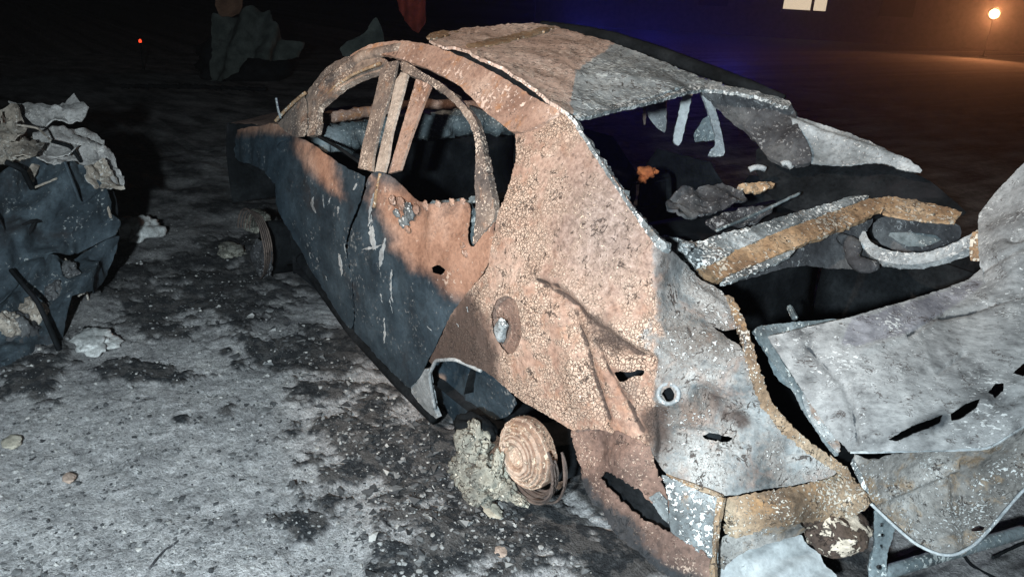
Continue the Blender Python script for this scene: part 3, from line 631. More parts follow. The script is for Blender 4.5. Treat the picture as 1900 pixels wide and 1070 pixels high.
# deck below the rear window and trunk opening frame
deck = tps([(1238, 452, 2.50), (1290, 500, 2.42), (1345, 520, 2.40), (1420, 420, 2.62), (1600, 362, 2.88), (1460, 462, 2.55), (1620, 372, 2.86), (1780, 395, 2.80), (1640, 400, 2.80), (1400, 470, 2.52)])
panel('window_sill', [(1205, 432), (1238, 450), (1290, 448), (1350, 432), (1430, 408), (1520, 382), (1600, 360), (1615, 366), (1540, 393), (1430, 434), (1345, 474), (1295, 505), (1265, 498), (1230, 475)], deck, M['white'], car, step=4.5, thick=.02, amps=((.006, .06), (.004, .018), (.002, .01)))
panel('trunk_front_gutter', [(1282, 505), (1345, 474), (1430, 434), (1540, 393), (1612, 367), (1660, 366), (1720, 375), (1785, 392), (1780, 402), (1700, 392), (1640, 384), (1600, 408), (1520, 440), (1462, 464), (1400, 490), (1345, 512), (1300, 535), (1276, 525)], lambda px, py: deck(px, py) + .006, M['tan'], car, step=4.5, thick=.02, jag=1.0, amps=((.005, .05), (.002, .015)))
panel('gutter_lip', [(1335, 528), (1345, 514), (1400, 492), (1462, 466), (1480, 462), (1462, 478), (1400, 505), (1350, 524)], lambda px, py: deck(px, py) - .004, M['white'], car, step=4, thick=.01, amps=((.003, .02),))
panel('gutter_lip', [(1640, 388), (1700, 396), (1775, 404), (1772, 414), (1700, 406), (1640, 396)], lambda px, py: deck(px, py) + .01, M['tan'], car, step=4, thick=.01)
for o in [P(np.array([1240.]), np.array([450.]), np.array([2.47]))[0]]:
    lump('flake_heap', o + np.array([-.02, 0, 0]), .05, M['white'], car, 4, .5, .35, (1.2, 1.0, .45), 31)
# trunk interior right: inner panel, hinge arm, torn bits
panel('inner_panel', [(1460, 468), (1600, 412), (1625, 404), (1600, 440), (1605, 470), (1640, 495), (1560, 500), (1480, 490), (1380, 520), (1345, 525)], tps([(1345, 525, 2.46), (1600, 412, 2.9), (1620, 490, 2.85), (1450, 500, 2.65)]), M['char'], car, step=5)
panel('inner_panel', [(1622, 408), (1660, 396), (1780, 412), (1785, 440), (1760, 462), (1700, 474), (1640, 458), (1618, 436)], tps([(1622, 408, 3.0), (1780, 412, 3.0), (1700, 474, 2.98)]), M['char'], car, step=5)
panel('light_patch', [(1640, 432), (1690, 430), (1755, 440), (1720, 458), (1680, 456)], tps([(1640, 432, 2.94), (1755, 440, 2.94), (1690, 458, 2.92)]), M['bluegrey'], car, step=5)
hinge = panel('hinge_arm', [(1604, 424), (1612, 446), (1636, 462), (1680, 470), (1722, 468), (1770, 452), (1808, 430), (1840, 418), (1840, 440), (1808, 456), (1770, 474), (1722, 488), (1676, 492), (1630, 484), (1604, 466), (1592, 440)], tps([(1600, 430, 2.80), (1630, 475, 2.70), (1722, 478, 2.60), (1840, 430, 2.48), (1770, 465, 2.55)]), M['steel'], car, step=4, thick=.03, amps=((.003, .05), (.0015, .02)))
ptube('hinge_link', [(1560, 440, 2.8), (1585, 455, 2.75), (1580, 480, 2.72), (1600, 495, 2.7), (1625, 490, 2.7)], [.02, .03, .022, .03, .02], M['char'], car, amp=.01)
panel('hinge_plate', [(1800, 432), (1822, 424), (1826, 480), (1812, 486), (1798, 482)], tps([(1800, 432, 2.5), (1822, 424, 2.48), (1812, 486, 2.48)]), M['tan'], hinge, step=4)
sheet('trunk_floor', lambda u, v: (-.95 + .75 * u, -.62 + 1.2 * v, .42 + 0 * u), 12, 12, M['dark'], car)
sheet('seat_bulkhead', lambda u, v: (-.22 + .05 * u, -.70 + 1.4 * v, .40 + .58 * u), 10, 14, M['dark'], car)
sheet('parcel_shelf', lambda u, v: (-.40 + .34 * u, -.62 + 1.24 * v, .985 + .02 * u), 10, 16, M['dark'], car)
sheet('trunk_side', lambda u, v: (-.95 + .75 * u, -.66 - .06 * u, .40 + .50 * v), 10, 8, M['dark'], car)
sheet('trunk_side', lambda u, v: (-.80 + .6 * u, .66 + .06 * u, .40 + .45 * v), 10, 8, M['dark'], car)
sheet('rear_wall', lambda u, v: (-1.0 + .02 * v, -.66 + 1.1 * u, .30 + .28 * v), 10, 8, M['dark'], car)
panel('shelf_debris', [(1235, 372), (1262, 352), (1330, 340), (1372, 352), (1392, 368), (1350, 385), (1300, 400), (1262, 402), (1240, 390)], tps([(1235, 372, 2.75), (1390, 368, 2.92), (1300, 402, 2.72), (1320, 345, 2.95)]), M['char'], car, step=4.5, thick=.01, amps=((.02, .07), (.006, .02)))
panel('shelf_debris', [(1300, 415), (1350, 392), (1420, 378), (1440, 385), (1400, 408), (1340, 424)], tps([(1300, 415, 2.7), (1440, 385, 2.85), (1340, 424, 2.7)]), M['char'], car, step=4.5, thick=.01, amps=((.02, .07), (.006, .02)))
panel('shelf_debris', [(1362, 342), (1400, 338), (1440, 336), (1436, 348), (1400, 358)], tps([(1362, 342, 2.95), (1440, 336, 3.0), (1400, 358, 2.95)]), M['tan'], car, step=4, thick=.01, amps=((.012, .04),))
ptube('shelf_strip', [(1330, 428, 2.68), (1400, 398, 2.8), (1485, 358, 2.95)], .006, M['bluegrey'], car)
for k, (a, b) in enumerate([((1390, 315), (1420, 314)), ((1450, 305), (1470, 312))]):
    ptube('loose_bracket', [(a[0], a[1], 3.1), ((a[0] + b[0]) / 2, a[1] - 8, 3.1), (b[0], b[1], 3.1)], .012, M['steel'], car)
for k, (x_, y_, r_) in enumerate([(1200, 320, .035), (1192, 332, .02), (1212, 318, .018)]):
    lump('orange_heap', P(x_, y_, 3.25), r_, M['orange'], car, 3, .5, .5, (1, 1, .8), 40 + k)

# roof
roof_ctrl = [(1060, 212, 2.56), (1045, 200, 2.56), (1180, 185, 2.86), (1290, 158, 3.18), (1000, 163, 2.70), (940, 123, 2.86), (880, 98, 3.04), (820, 82, 3.26), (790, 68, 3.50), (860, 58, 3.9), (1010, 47, 3.95), (1140, 88, 3.50), (1230, 120, 3.32), (1060, 120, 3.15)]
T_roof = tps(roof_ctrl)
roof = panel('roof_panel', [(788, 70), (820, 60), (860, 55), (930, 48), (1010, 43), (1060, 56), (1140, 82), (1230, 116), (1300, 142), (1350, 158), (1300, 158), (1240, 171), (1180, 186), (1110, 202), (1060, 214), (1044, 209), (1024, 190), (994, 164), (934, 124), (876, 99), (826, 83)], T_roof, M['roof'], car, step=4, thick=.012, jag=.4, amps=((.014, .25), (.003, .03), (.002, .012)),
      zone=blobzone([[(1060, 215), (1064, 130), (1140, 78), (1400, 140), (1300, 230)]], 10, 8, 30))
panel('roof_fold', [(862, 84), (900, 74), (960, 62), (1025, 46), (1030, 52), (960, 72), (900, 86), (872, 92)], lambda px, py: T_roof(px, py) - .012, M['tan'], roof, step=4, thick=.01, amps=((.003, .05),))
panel('roof_edge_flake', [(788, 70), (800, 60), (840, 56), (870, 58), (830, 66), (800, 72)], lambda px, py: T_roof(px, py) - .02, M['tan'], roof, step=4, thick=.008, amps=((.006, .04),))
tube('ditch_shadow', P(np.array([800, 880, 940, 1000, 1050.]), np.array([84, 99, 126, 166, 206.]), np.array([3.28, 3.03, 2.86, 2.70, 2.57])) + np.array([0, 0, -.028]), .022, M['dark'], car)  # black tube puts the rail's shadow along the roof ditch
ptube('roof_rail', [(1005, 46, 4.05), (1080, 58, 3.9), (1140, 72, 3.75), (1215, 96, 3.6), (1290, 124, 3.45), (1380, 156, 3.32), (1455, 184, 3.25)], [.02, .028, .032, .032, .032, .028, .018], M['dark'], car)  # far rail coloured black for its side turned from the light
panel('rear_header', [(1058, 214), (1110, 200), (1180, 184), (1240, 168), (1300, 152), (1380, 164), (1440, 180), (1470, 190), (1462, 200), (1420, 182), (1360, 170), (1300, 163), (1240, 180), (1180, 195), (1110, 210), (1062, 222)], tps([(1060, 214, 2.55), (1180, 188, 2.85), (1300, 155, 3.16), (1470, 192, 3.22), (1380, 166, 3.2)]), M['white'], car, step=4, thick=.015, amps=((.004, .04), (.002, .012)))
panel('window_edge', [(1044, 205), (1062, 214), (1090, 258), (1130, 320), (1180, 392), (1222, 440), (1240, 455), (1226, 470), (1196, 428), (1150, 360), (1104, 292), (1070, 240)], lambda px, py: S(px, py) - .006, M['white'], car, step=4, thick=.03, amps=((.003, .04), (.002, .012)))
# right C pillar, quarter and door frames seen through the rear window
cp_ = tps([(1300, 165, 3.2), (1470, 190, 3.24), (1480, 240, 3.15), (1500, 300, 3.05), (1400, 262, 3.22), (1345, 205, 3.24), (1430, 230, 3.24)])
panel('rear_pillar', [(1292, 158), (1340, 163), (1400, 168), (1455, 182), (1474, 200), (1478, 228), (1492, 255), (1506, 280), (1504, 302), (1450, 306), (1425, 294), (1405, 266), (1382, 238), (1362, 222), (1345, 206), (1318, 186)], cp_, M['char'], car, step=4.5, thick=.02, amps=((.012, .09), (.004, .025)))
panel('quarter_panel', [(1466, 214), (1510, 224), (1560, 240), (1610, 262), (1660, 290), (1700, 312), (1712, 322), (1690, 320), (1650, 306), (1620, 300), (1580, 305), (1550, 304), (1490, 304), (1482, 275), (1472, 245)], tps([(1480, 225, 3.2), (1560, 245, 3.12), (1700, 316, 2.9), (1500, 300, 3.08), (1600, 300, 2.98)]), M['steel'], car, step=4.5, thick=.006, amps=((.008, .10), (.002, .02)),
      dent=lambda px, py: .02 * np.exp(-((py - 232 - (px - 1480) * .35) / 8) ** 2))
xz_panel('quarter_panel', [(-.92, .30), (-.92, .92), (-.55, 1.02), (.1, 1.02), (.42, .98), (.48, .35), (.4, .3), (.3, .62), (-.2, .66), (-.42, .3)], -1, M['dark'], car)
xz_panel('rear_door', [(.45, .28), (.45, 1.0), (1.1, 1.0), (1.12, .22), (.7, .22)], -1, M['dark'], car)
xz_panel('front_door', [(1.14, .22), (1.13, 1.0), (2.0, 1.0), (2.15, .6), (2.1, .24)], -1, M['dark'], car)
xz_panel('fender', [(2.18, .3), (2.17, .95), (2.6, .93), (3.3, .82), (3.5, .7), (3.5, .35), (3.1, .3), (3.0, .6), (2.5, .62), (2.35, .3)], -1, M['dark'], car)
def bar(name, out, t0, mat, parent=car, th=.015, **k): return panel(name, out, tps([(p[0], p[1], tt) for p, tt in t0]), M[mat], parent, step=4, thick=th, amps=((.002, .03),), **k)
bp = bar('door_pillar', [(1192, 178), (1215, 168), (1235, 164), (1237, 205), (1236, 248), (1222, 240), (1205, 222), (1198, 200)], [((1192, 178), 4.35), ((1235, 164), 4.3), ((1222, 240), 4.35)], 'steel')
bar('belt_rail', [(1192, 176), (1199, 176), (1199, 230), (1194, 232)], [((1192, 176), 4.3), ((1199, 176), 4.3), ((1194, 232), 4.3)], 'pillar')
bar('door_frame', [(1270, 160), (1288, 160), (1276, 215), (1262, 274), (1247, 262), (1258, 215)], [((1270, 160), 3.85), ((1288, 160), 3.85), ((1262, 274), 3.85)], 'plate')
bar('door_frame', [(1296, 163), (1318, 172), (1330, 210), (1340, 250), (1346, 285), (1338, 290), (1328, 252), (1316, 212), (1306, 184)], [((1300, 163), 3.55), ((1318, 172), 3.55), ((1340, 288), 3.5)], 'steel')
bar('corner_window_frame', [(1314, 206), (1330, 240), (1332, 260), (1278, 264)], [((1314, 206), 3.6), ((1332, 260), 3.58), ((1278, 264), 3.65)], 'bluegrey', holes=[])
bar('corner_window_frame', [(1326, 252), (1334, 252), (1345, 282), (1342, 290), (1314, 291), (1318, 278), (1328, 270)], [((1326, 252), 3.5), ((1345, 285), 3.5), ((1314, 291), 3.5)], 'steel')
panel('body_side', [(1405, 268), (1430, 292), (1505, 298), (1600, 300), (1700, 316), (1795, 392), (1785, 402), (1700, 374), (1620, 368), (1500, 400), (1440, 380), (1400, 320)], tps([(1405, 268, 3.34), (1505, 298, 3.2), (1700, 316, 3.02), (1795, 392, 2.86), (1620, 368, 3.02), (1440, 380, 3.12)]), M['dark'], car, step=8)
# cabin
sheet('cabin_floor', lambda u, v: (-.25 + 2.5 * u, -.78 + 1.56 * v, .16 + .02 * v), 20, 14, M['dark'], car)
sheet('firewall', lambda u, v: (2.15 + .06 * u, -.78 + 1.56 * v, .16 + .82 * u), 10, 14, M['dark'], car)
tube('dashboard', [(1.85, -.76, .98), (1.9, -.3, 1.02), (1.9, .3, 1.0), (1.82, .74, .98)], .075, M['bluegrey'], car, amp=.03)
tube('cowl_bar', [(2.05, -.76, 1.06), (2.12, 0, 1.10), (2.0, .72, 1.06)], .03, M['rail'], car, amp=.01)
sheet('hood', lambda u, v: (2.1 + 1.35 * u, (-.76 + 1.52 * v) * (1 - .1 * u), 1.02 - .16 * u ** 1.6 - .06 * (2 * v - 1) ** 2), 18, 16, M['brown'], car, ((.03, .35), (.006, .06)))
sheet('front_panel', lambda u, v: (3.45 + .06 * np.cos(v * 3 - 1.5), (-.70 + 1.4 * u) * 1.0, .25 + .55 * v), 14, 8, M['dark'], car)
for sgn in (1, -1):
    tube('windscreen_pillar', [(1.98, .79 * sgn, 1.0), (1.75, .72 * sgn, 1.28), (1.5, .64 * sgn, 1.44), (1.2, .60 * sgn, 1.5)], .026, M['pillar' if sgn > 0 else 'dark'], car)
for yy in (.38, -.38):
    sf = tube('seat_frame', [(.72, yy - .2, .38), (.58, yy - .2, .75), (.56, yy - .12, .98), (.56, yy + .12, .98), (.58, yy + .2, .75), (.72, yy + .2, .38)], .016, M['dark'], car)
    for zz in (.5, .65, .8, .92): tube('seat_spring', [(.64, yy - .19, zz), (.60, yy, zz + .02), (.64, yy + .19, zz)], .005, M['dark'], sf, sides=5)
    tube('seat_base', [(.72, yy - .2, .38), (1.2, yy - .2, .36), (1.2, yy + .2, .36), (.72, yy + .2, .38)], .018, M['dark'], car)
# front wheel residue under the fender
fwheel = lathe('wheel', [(.0, -.03), (.14, -.03), (.16, 0), (.17, -.02), (.17, -.16), (.1, -.17)], (2.68, .74, .15), (0, 1, .05), M['dark'], car, 32, .004)  # blackened so the wheel sinks into the shade under the fender
lump('ash_crust', (2.62, .80, .10), .12, M['char'], fwheel, 4, .5, .4, (1.0, .4, 1.0), 51)
for k in range(5):
    tube('tyre_wire', [(2.68 + (.2 + .01 * k) * math.cos(a), .78 + .015 * k, .19 + (.19 + .008 * k) * math.sin(a)) for a in np.linspace(.2, 4.2, 24)], .005, M['wire'], fwheel, sides=5)

# trunk lid, sprung back and buckled
lid_ctrl = [(1424, 624, 2.13), (1480, 720, 2.11), (1540, 805, 2.10), (1575, 838, 2.08), (1560, 650, 2.13), (1575, 720, 2.085), (1586, 820, 2.055), (1700, 590, 2.24), (1800, 520, 2.40), (1825, 490, 2.44), (1840, 545, 2.34), (1900, 540, 2.33), (1700, 700, 2.12), (1800, 680, 2.16), (1900, 690, 2.14), (1700, 833, 2.02), (1836, 830, 2.02), (1900, 790, 2.03), (1780, 770, 2.06), (1980, 760, 2.04), (1980, 600, 2.3), (1960, 500, 2.42)]
T_lid = tps(lid_ctrl)
def ldent(px, py):
    q = np.stack([px, py], -1); d = 0
    for line, wdt, h in [([(1503, 644), (1545, 690), (1569, 714), (1584, 770), (1587, 822)], 8, -.012), ([(1686, 622), (1735, 590), (1798, 576), (1899, 544)], 5, -.014), ([(1600, 650), (1690, 620), (1740, 590)], 8, .008), ([(1745, 690), (1765, 675), (1790, 657)], 4, -.008), ([(1600, 820), (1700, 790), (1830, 740), (1900, 705)], 10, .008), ([(1740, 800), (1900, 730)], 8, -.006)]:
        dd = segdist(q, np.array(line, float), False); d = d + h * np.exp(-(dd / wdt) ** 2)
    return d
lid = panel('trunk_lid', [(1424, 624), (1500, 606), (1574, 590), (1686, 556), (1798, 518), (1822, 496), (1826, 524), (1838, 545), (1900, 542), (2000, 520), (2040, 600), (2030, 720), (1960, 765), (1900, 790), (1836, 831), (1700, 836), (1620, 838), (1575, 838), (1545, 806), (1515, 765), (1480, 712), (1450, 665)], T_lid, M['lid'], car, step=4.5, rounds=0, thick=.004, dent=ldent, amps=((.003, .2), (.0008, .012)), crumple=(.010, .3), soot=dark_marks([[(1503, 644), (1545, 690), (1569, 714), (1584, 770), (1587, 822)], [(1686, 622), (1735, 590), (1798, 577), (1899, 546)]], [[(1650, 805), (1745, 772), (1755, 782), (1680, 815)]], 3.2, 40, 20),
      zone=blobzone([[(1560, 640), (1580, 592), (1690, 560), (1810, 520), (1825, 525), (1740, 585), (1690, 615), (1600, 645)]], 14, 5),
      holes=[[(1648, 815), (1690, 790), (1748, 768), (1745, 785), (1700, 803), (1665, 818)], [(1762, 770), (1790, 748), (1818, 738), (1814, 756), (1785, 775), (1766, 780)], [(1834, 726), (1848, 710), (1862, 708), (1860, 726), (1846, 740)], [(1880, 690), (1900, 672), (1920, 665), (1918, 682), (1898, 698)]])
fold_t = tps([(1822, 498, 2.43), (1830, 530, 2.38), (1840, 545, 2.335), (1900, 540, 2.325), (1980, 520, 2.34), (1816, 400, 2.50), (1900, 300, 2.44), (1990, 215, 2.42), (2040, 300, 2.38), (2020, 480, 2.36), (1850, 470, 2.38), (1900, 430, 2.37), (1870, 400, 2.45)])
panel('lid_fold', [(1820, 500), (1815, 450), (1814, 398), (1850, 352), (1900, 302), (1990, 215), (2060, 300), (2050, 540), (1960, 552), (1900, 558), (1850, 560), (1834, 540), (1826, 524)], fold_t, M['lid'], lid, step=4.5, thick=.004, rounds=0, amps=((.002, .12), (.0008, .012)), crumple=(.012, .2), zone=lambda px, py: px * 0, dent=lambda px, py: -.03 * np.exp(-((px - 1885) / 22) ** 2 - ((py - 440) / 9) ** 2) - .012 * np.exp(-((py - 480 + (px - 1860) * .55) / 6) ** 2))
panel('lid_inner_frame', [(1396, 606), (1440, 600), (1575, 590), (1590, 594), (1500, 608), (1426, 626), (1450, 668), (1482, 716), (1548, 806), (1560, 850), (1538, 825), (1500, 770), (1470, 712), (1430, 660), (1408, 632)], tps([(1396, 606, 2.2), (1590, 594, 2.32), (1450, 668, 2.18), (1555, 845, 2.16), (1480, 716, 2.17)]), M['bluegrey'], lid, step=4.5, thick=.012, amps=((.004, .05),))
panel('lid_inner_frame', [(1430, 628), (1452, 668), (1482, 716), (1470, 722), (1440, 702), (1422, 665)], tps([(1430, 628, 2.19), (1482, 716, 2.19), (1422, 665, 2.22)]), M['bluegrey'], lid, step=4.5, thick=.006)
panel('lid_inner_strut', [(1484, 722), (1520, 740), (1556, 800), (1560, 848), (1530, 815), (1500, 775)], tps([(1484, 722, 2.14), (1556, 800, 2.13), (1530, 815, 2.15)]), M['tail'], lid, step=4.5, thick=.01)
ptube('strut_rod', [(1472, 722, 2.2), (1500, 730, 2.18), (1512, 728, 2.17)], .008, M['steel'], lid, sides=6)
ptube('strut_rod', [(1465, 570, 2.5), (1475, 590, 2.45)], .01, M['bluegrey'], lid, sides=6)
low_lid = tps([(1600, 840, 2.06), (1836, 832, 2.04), (1900, 792, 2.05), (1620, 935, 2.12), (1700, 1010, 2.10), (1770, 1030, 2.06), (1830, 985, 2.05), (1900, 905, 2.06), (1700, 900, 2.16), (1780, 930, 2.15), (1850, 860, 2.12), (1760, 880, 2.15), (1980, 830, 2.05)])
lower = panel('lid_lower_skin', [(1580, 840), (1625, 858), (1668, 840), (1760, 838), (1836, 832), (1900, 792), (1990, 745), (2010, 830), (1950, 870), (1900, 905), (1868, 942), (1832, 984), (1802, 1014), (1770, 1029), (1740, 1027), (1700, 1009), (1658, 974), (1618, 936), (1612, 900)], low_lid, M['lowerlid'], lid, step=4.5, thick=.006,
      zone=blobzone([[(1650, 920), (1740, 895), (1765, 900), (1775, 990), (1720, 1000), (1670, 960)], [(1790, 870), (1880, 830), (1900, 850), (1830, 900)]], 25, 12), amps=((.006, .08), (.003, .02), (.0015, .011)),
      dent=lambda px, py: -.02 * np.exp(-((px - 1768 - (py - 900) * .12) / 6) ** 2) * (py > 880) + .014 * np.exp(-((py - 922 + (px - 1640) * .42) / 7) ** 2) * (px < 1780), holes=[[(1798, 978), (1815, 970), (1828, 974), (1822, 984), (1805, 986)]])
ptube('lid_rim', [(1616, 934, 2.115), (1658, 974, 2.105), (1700, 1010, 2.095), (1742, 1029, 2.075), (1770, 1031, 2.055), (1802, 1016, 2.045), (1832, 986, 2.045), (1870, 942, 2.05), (1902, 905, 2.055), (1960, 860, 2.06)], .0045, M['steel'], lower, sides=8)
ptube('lip_edge', [(1578, 839, 2.062), (1620, 839, 2.05), (1700, 836, 2.03), (1780, 835, 2.025), (1836, 831, 2.02), (1900, 790, 2.03), (1960, 764, 2.035)], .0035, M['steel'], lid, sides=6)

# ------------------------------------------------------------------ grey sheet and debris behind the car
def GP(px, py, z=.03): return G(np.array([px * 1.]), np.array([py * 1.]), z)[0]
o = panel('metal_sheet', [(1352, 1030), (1400, 1008), (1486, 992), (1520, 1030), (1560, 1080), (1500, 1110), (1340, 1110), (1330, 1060)], tps([(1350, 1030, 2.27), (1486, 992, 2.38), (1500, 1110, 2.22)]), M['plate'], None, step=4, rounds=0, thick=.004, amps=((.004, .08),), dent=lambda px, py: .006 * np.sin((px * .6 + py) / 9.0) * (px > 1380))
tag(o, 'smooth pale grey metal sheet lying under the rusty rear bumper beam', 'metal sheet')

# ------------------------------------------------------------------ the other wreck at the left
wreck = empty('wrecked_car', (2.6, 2.3, 0), 'crumpled dark car wreck with pale torn sheet metal on top', 'car')
WL = Vector((2.6, 2.3, 0))
def wp(o):                                          # keep the parts where they stand, measured from the wreck's base
    o.parent = wreck; o.matrix_parent_inverse = Matrix.Translation(-WL); return o
A3 = ((.03, .22), (.008, .05), (.002, .015))
wp(panel('torn_flap', [(18, 198), (60, 197), (110, 189), (138, 176), (165, 205), (152, 219), (100, 226), (72, 234), (45, 216)], tps([(18, 198, 4.55), (138, 176, 4.75), (100, 226, 4.5), (165, 205, 4.65)]), M['wreckpale'], None, step=5, thick=.008, amps=((.01, .1), (.002, .015)), crumple=(.05, .16), rounds=0))
wp(panel('torn_flap', [(58, 252), (100, 241), (170, 234), (200, 268), (232, 325), (231, 345), (205, 352), (172, 342), (158, 316), (100, 306), (68, 292)], tps([(58, 252, 4.3), (170, 234, 4.6), (232, 335, 4.5), (100, 306, 4.2)]), M['wreckpale'], None, step=5, thick=.008, amps=((.01, .1), (.002, .015)), crumple=(.05, .16), rounds=0))
wp(panel('bent_bracket', [(158, 312), (186, 299), (218, 328), (228, 348), (186, 349), (166, 332)], tps([(158, 312, 4.3), (218, 328, 4.42), (186, 349, 4.3)]), M['wrecktan'], None, step=5, thick=.02, amps=((.012, .08), (.004, .02)), crumple=(.06, .12), rounds=0))
wp(panel('crumpled_edge', [(-60, 200), (0, 205), (26, 206), (60, 252), (80, 300), (62, 332), (30, 302), (0, 292), (-60, 300)], tps([(-60, 200, 4.2), (26, 206, 4.4), (70, 310, 4.2), (-60, 300, 4.0)]), M['wrecktan'], None, step=5, thick=.01, amps=((.05, .16), (.015, .05), (.004, .02)), crumple=(.06, .12), rounds=0))
def fold(px, py): return .16 * np.abs(((px + py * .8) / 95.0) % 1 - .5) + .03 * np.sin((px - py) / 40)
wp(panel('door_skin', [(-80, 320), (0, 325), (60, 298), (110, 312), (156, 316), (178, 345), (216, 420), (206, 442), (130, 472), (72, 482), (40, 522), (0, 562), (-80, 580)], tps([(-80, 320, 3.95), (60, 298, 4.2), (156, 316, 4.35), (216, 420, 4.4), (0, 562, 3.85), (72, 482, 4.05)]), M['wreckdark'], None, step=6, thick=.006, amps=((.02, .2), (.004, .04)), dent=fold, crumple=(.06, .25), rounds=0))
wp(panel('sill_panel', [(-80, 560), (0, 556), (60, 498), (130, 478), (200, 446), (214, 446), (208, 500), (180, 540), (122, 566), (116, 640), (60, 686), (0, 700), (-80, 720)], tps([(-80, 560, 3.8), (130, 478, 4.2), (208, 480, 4.4), (60, 686, 3.8), (-80, 720, 3.65)]), M['wreckdark'], None, step=6, thick=.006, amps=((.04, .2), (.012, .05)), dent=fold, crumple=(.06, .25), rounds=0))
wp(panel('torn_strip', [(180, 345), (214, 350), (222, 420), (216, 474), (205, 440), (192, 380)], tps([(180, 345, 4.45), (214, 350, 4.5), (216, 474, 4.6)]), M['dark'], None, step=5, thick=.01))
wp(ptube('bent_rod', [(120, 300, 4.1), (150, 380, 4.2), (185, 350, 4.3)], .008, M['wreckdark'], sides=6))
wp(ptube('bent_rod', [(20, 500, 3.85), (70, 560, 3.8), (110, 650, 3.8)], .012, M['dark'], sides=6))
wp(ptube('bent_rod', [(190, 352, 4.3), (205, 400, 4.35), (215, 470, 4.6)], .008, M['wrecktan'], sides=6))
for k, (a, b, c_, d_) in enumerate([(30, 232, 95, 262), (95, 262, 150, 300), (10, 300, 60, 350), (60, 350, 140, 330), (70, 400, 30, 470), (150, 372, 95, 455), (120, 480, 165, 560), (20, 430, 80, 410)]):
    wp(ptube('torn_wire' if k % 2 else 'bent_rod', [(a, b, 3.9 + a * .003), ((a + c_) / 2 + 8, (b + d_) / 2 - 10, 3.88 + (a + c_) * .0015), (c_, d_, 3.9 + c_ * .003)], .006 + .004 * (k % 3), M['wrecktan' if k % 3 == 0 else 'dark'], sides=6))
for k, (cx, cy, w_, h_) in enumerate([(40, 268, 42, 20), (108, 275, 38, 14), (20, 240, 30, 16), (120, 345, 30, 12), (60, 440, 26, 34), (150, 430, 24, 30)]):
    wp(panel('torn_strip', [(cx - w_, cy - h_ * .3), (cx - w_ * .2, cy - h_), (cx + w_, cy - h_ * .2), (cx + w_ * .6, cy + h_ * .8), (cx - w_ * .5, cy + h_)], tps([(cx - w_, cy, 3.95 + cx * .0028), (cx + w_, cy, 4.0 + cx * .0028), (cx, cy + h_, 3.9 + cx * .0028)]), M[('wrecktan', 'wreckpale', 'wrecktan', 'wreckpale', 'wreckdark', 'wreckdark')[k]], None, step=5, thick=.005, rounds=0, amps=((.006, .05),), crumple=(.04, .1)))
wp(sheet('body_shell', lambda u, v: (2.55 + 2.2 * u, 2.15 + .35 * u + .05 * np.sin(v * 9), .05 + .85 * v - .1 * u), 18, 12, M['dark'], None, ((.05, .3), (.01, .05))))
wp(sheet('bonnet', lambda u, v: (2.55 + 2.2 * u, 2.15 + 1.4 * v + .35 * u, .92 + .12 * np.sin(v * 5) - .12 * u), 18, 12, M['wreckdark'], None, ((.06, .3), (.01, .05))))
wp(sheet('front_face', lambda u, v: (2.5 + .05 * np.sin(u * 12), 2.15 + 1.4 * u, .05 + .88 * v), 18, 12, M['wreckdark'], None, ((.06, .3), (.01, .05))))
for k, (x_, y_, r_) in enumerate([(60, 580, .07), (85, 590, .08), (40, 610, .09), (15, 600, .07), (100, 545, .06), (128, 500, .05), (150, 530, .05), (70, 640, .08), (30, 660, .1)]):
    wp(lump('burnt_clump', P(x_, y_, 3.85 + .003 * (x_ - 30)), r_, M['char' if k % 3 else 'wrecktan'], None, 4, .6, .5, (1, .8, .9), 60 + k))

# ------------------------------------------------------------------ loose things on the ground
def debris(name, px, py, r, mat, label, cat, seed, sq=(1, 1, .6), group=None, sub=4, amp=.55):
    g = GP(px, py, 0.0); o = lump(name, (0, 0, 0), r, M[mat], None, sub, amp, .55, sq, seed, floor=-.25 * r); o.location = g + np.array([0, 0, .2 * r])
    return tag(o, label, cat, group)
debris('white_debris', 257, 436, .11, 'paper', 'white crumpled debris lump on the dark ground right of the wreck', 'debris', 71, (1.1, 1.2, .9))
debris('white_debris', 176, 640, .09, 'paper', 'small pale shard lying on the ground before the dark wreck', 'debris', 72, (1.4, 1.0, .35))
debris('flat_stone', 22, 823, .035, 'paletan', 'flat cream stone at the left edge of the ash ground', 'stone', 73, (1.5, 1.0, .4), amp=.25)
debris('flat_stone', 128, 888, .022, 'palepink', 'small pinkish pebble on ash near the left bottom', 'stone', 74, (1.4, 1.0, .5), amp=.25)
debris('flat_stone', 930, 1025, .022, 'palepink', 'tan pebble on dark residue below the burnt rear wheel', 'stone', 75, (1.2, 1.0, .5), amp=.25)
debris('flat_stone', 915, 820 + 130, .03, 'paletan', 'pale flat chip of residue below the rear wheel hub', 'debris', 76, (1.6, 1.0, .3), amp=.4)
debris('ash_clump', 480, 425, .10, 'ashcake', 'light ash clump beside the burnt front wheel', 'ash', 77, (1, .8, 1.1))
debris('ash_clump', 430, 470, .08, 'ashcake', 'low ash clump on dark ground left of the front wheel', 'ash', 78, (1.5, 1.0, .5))

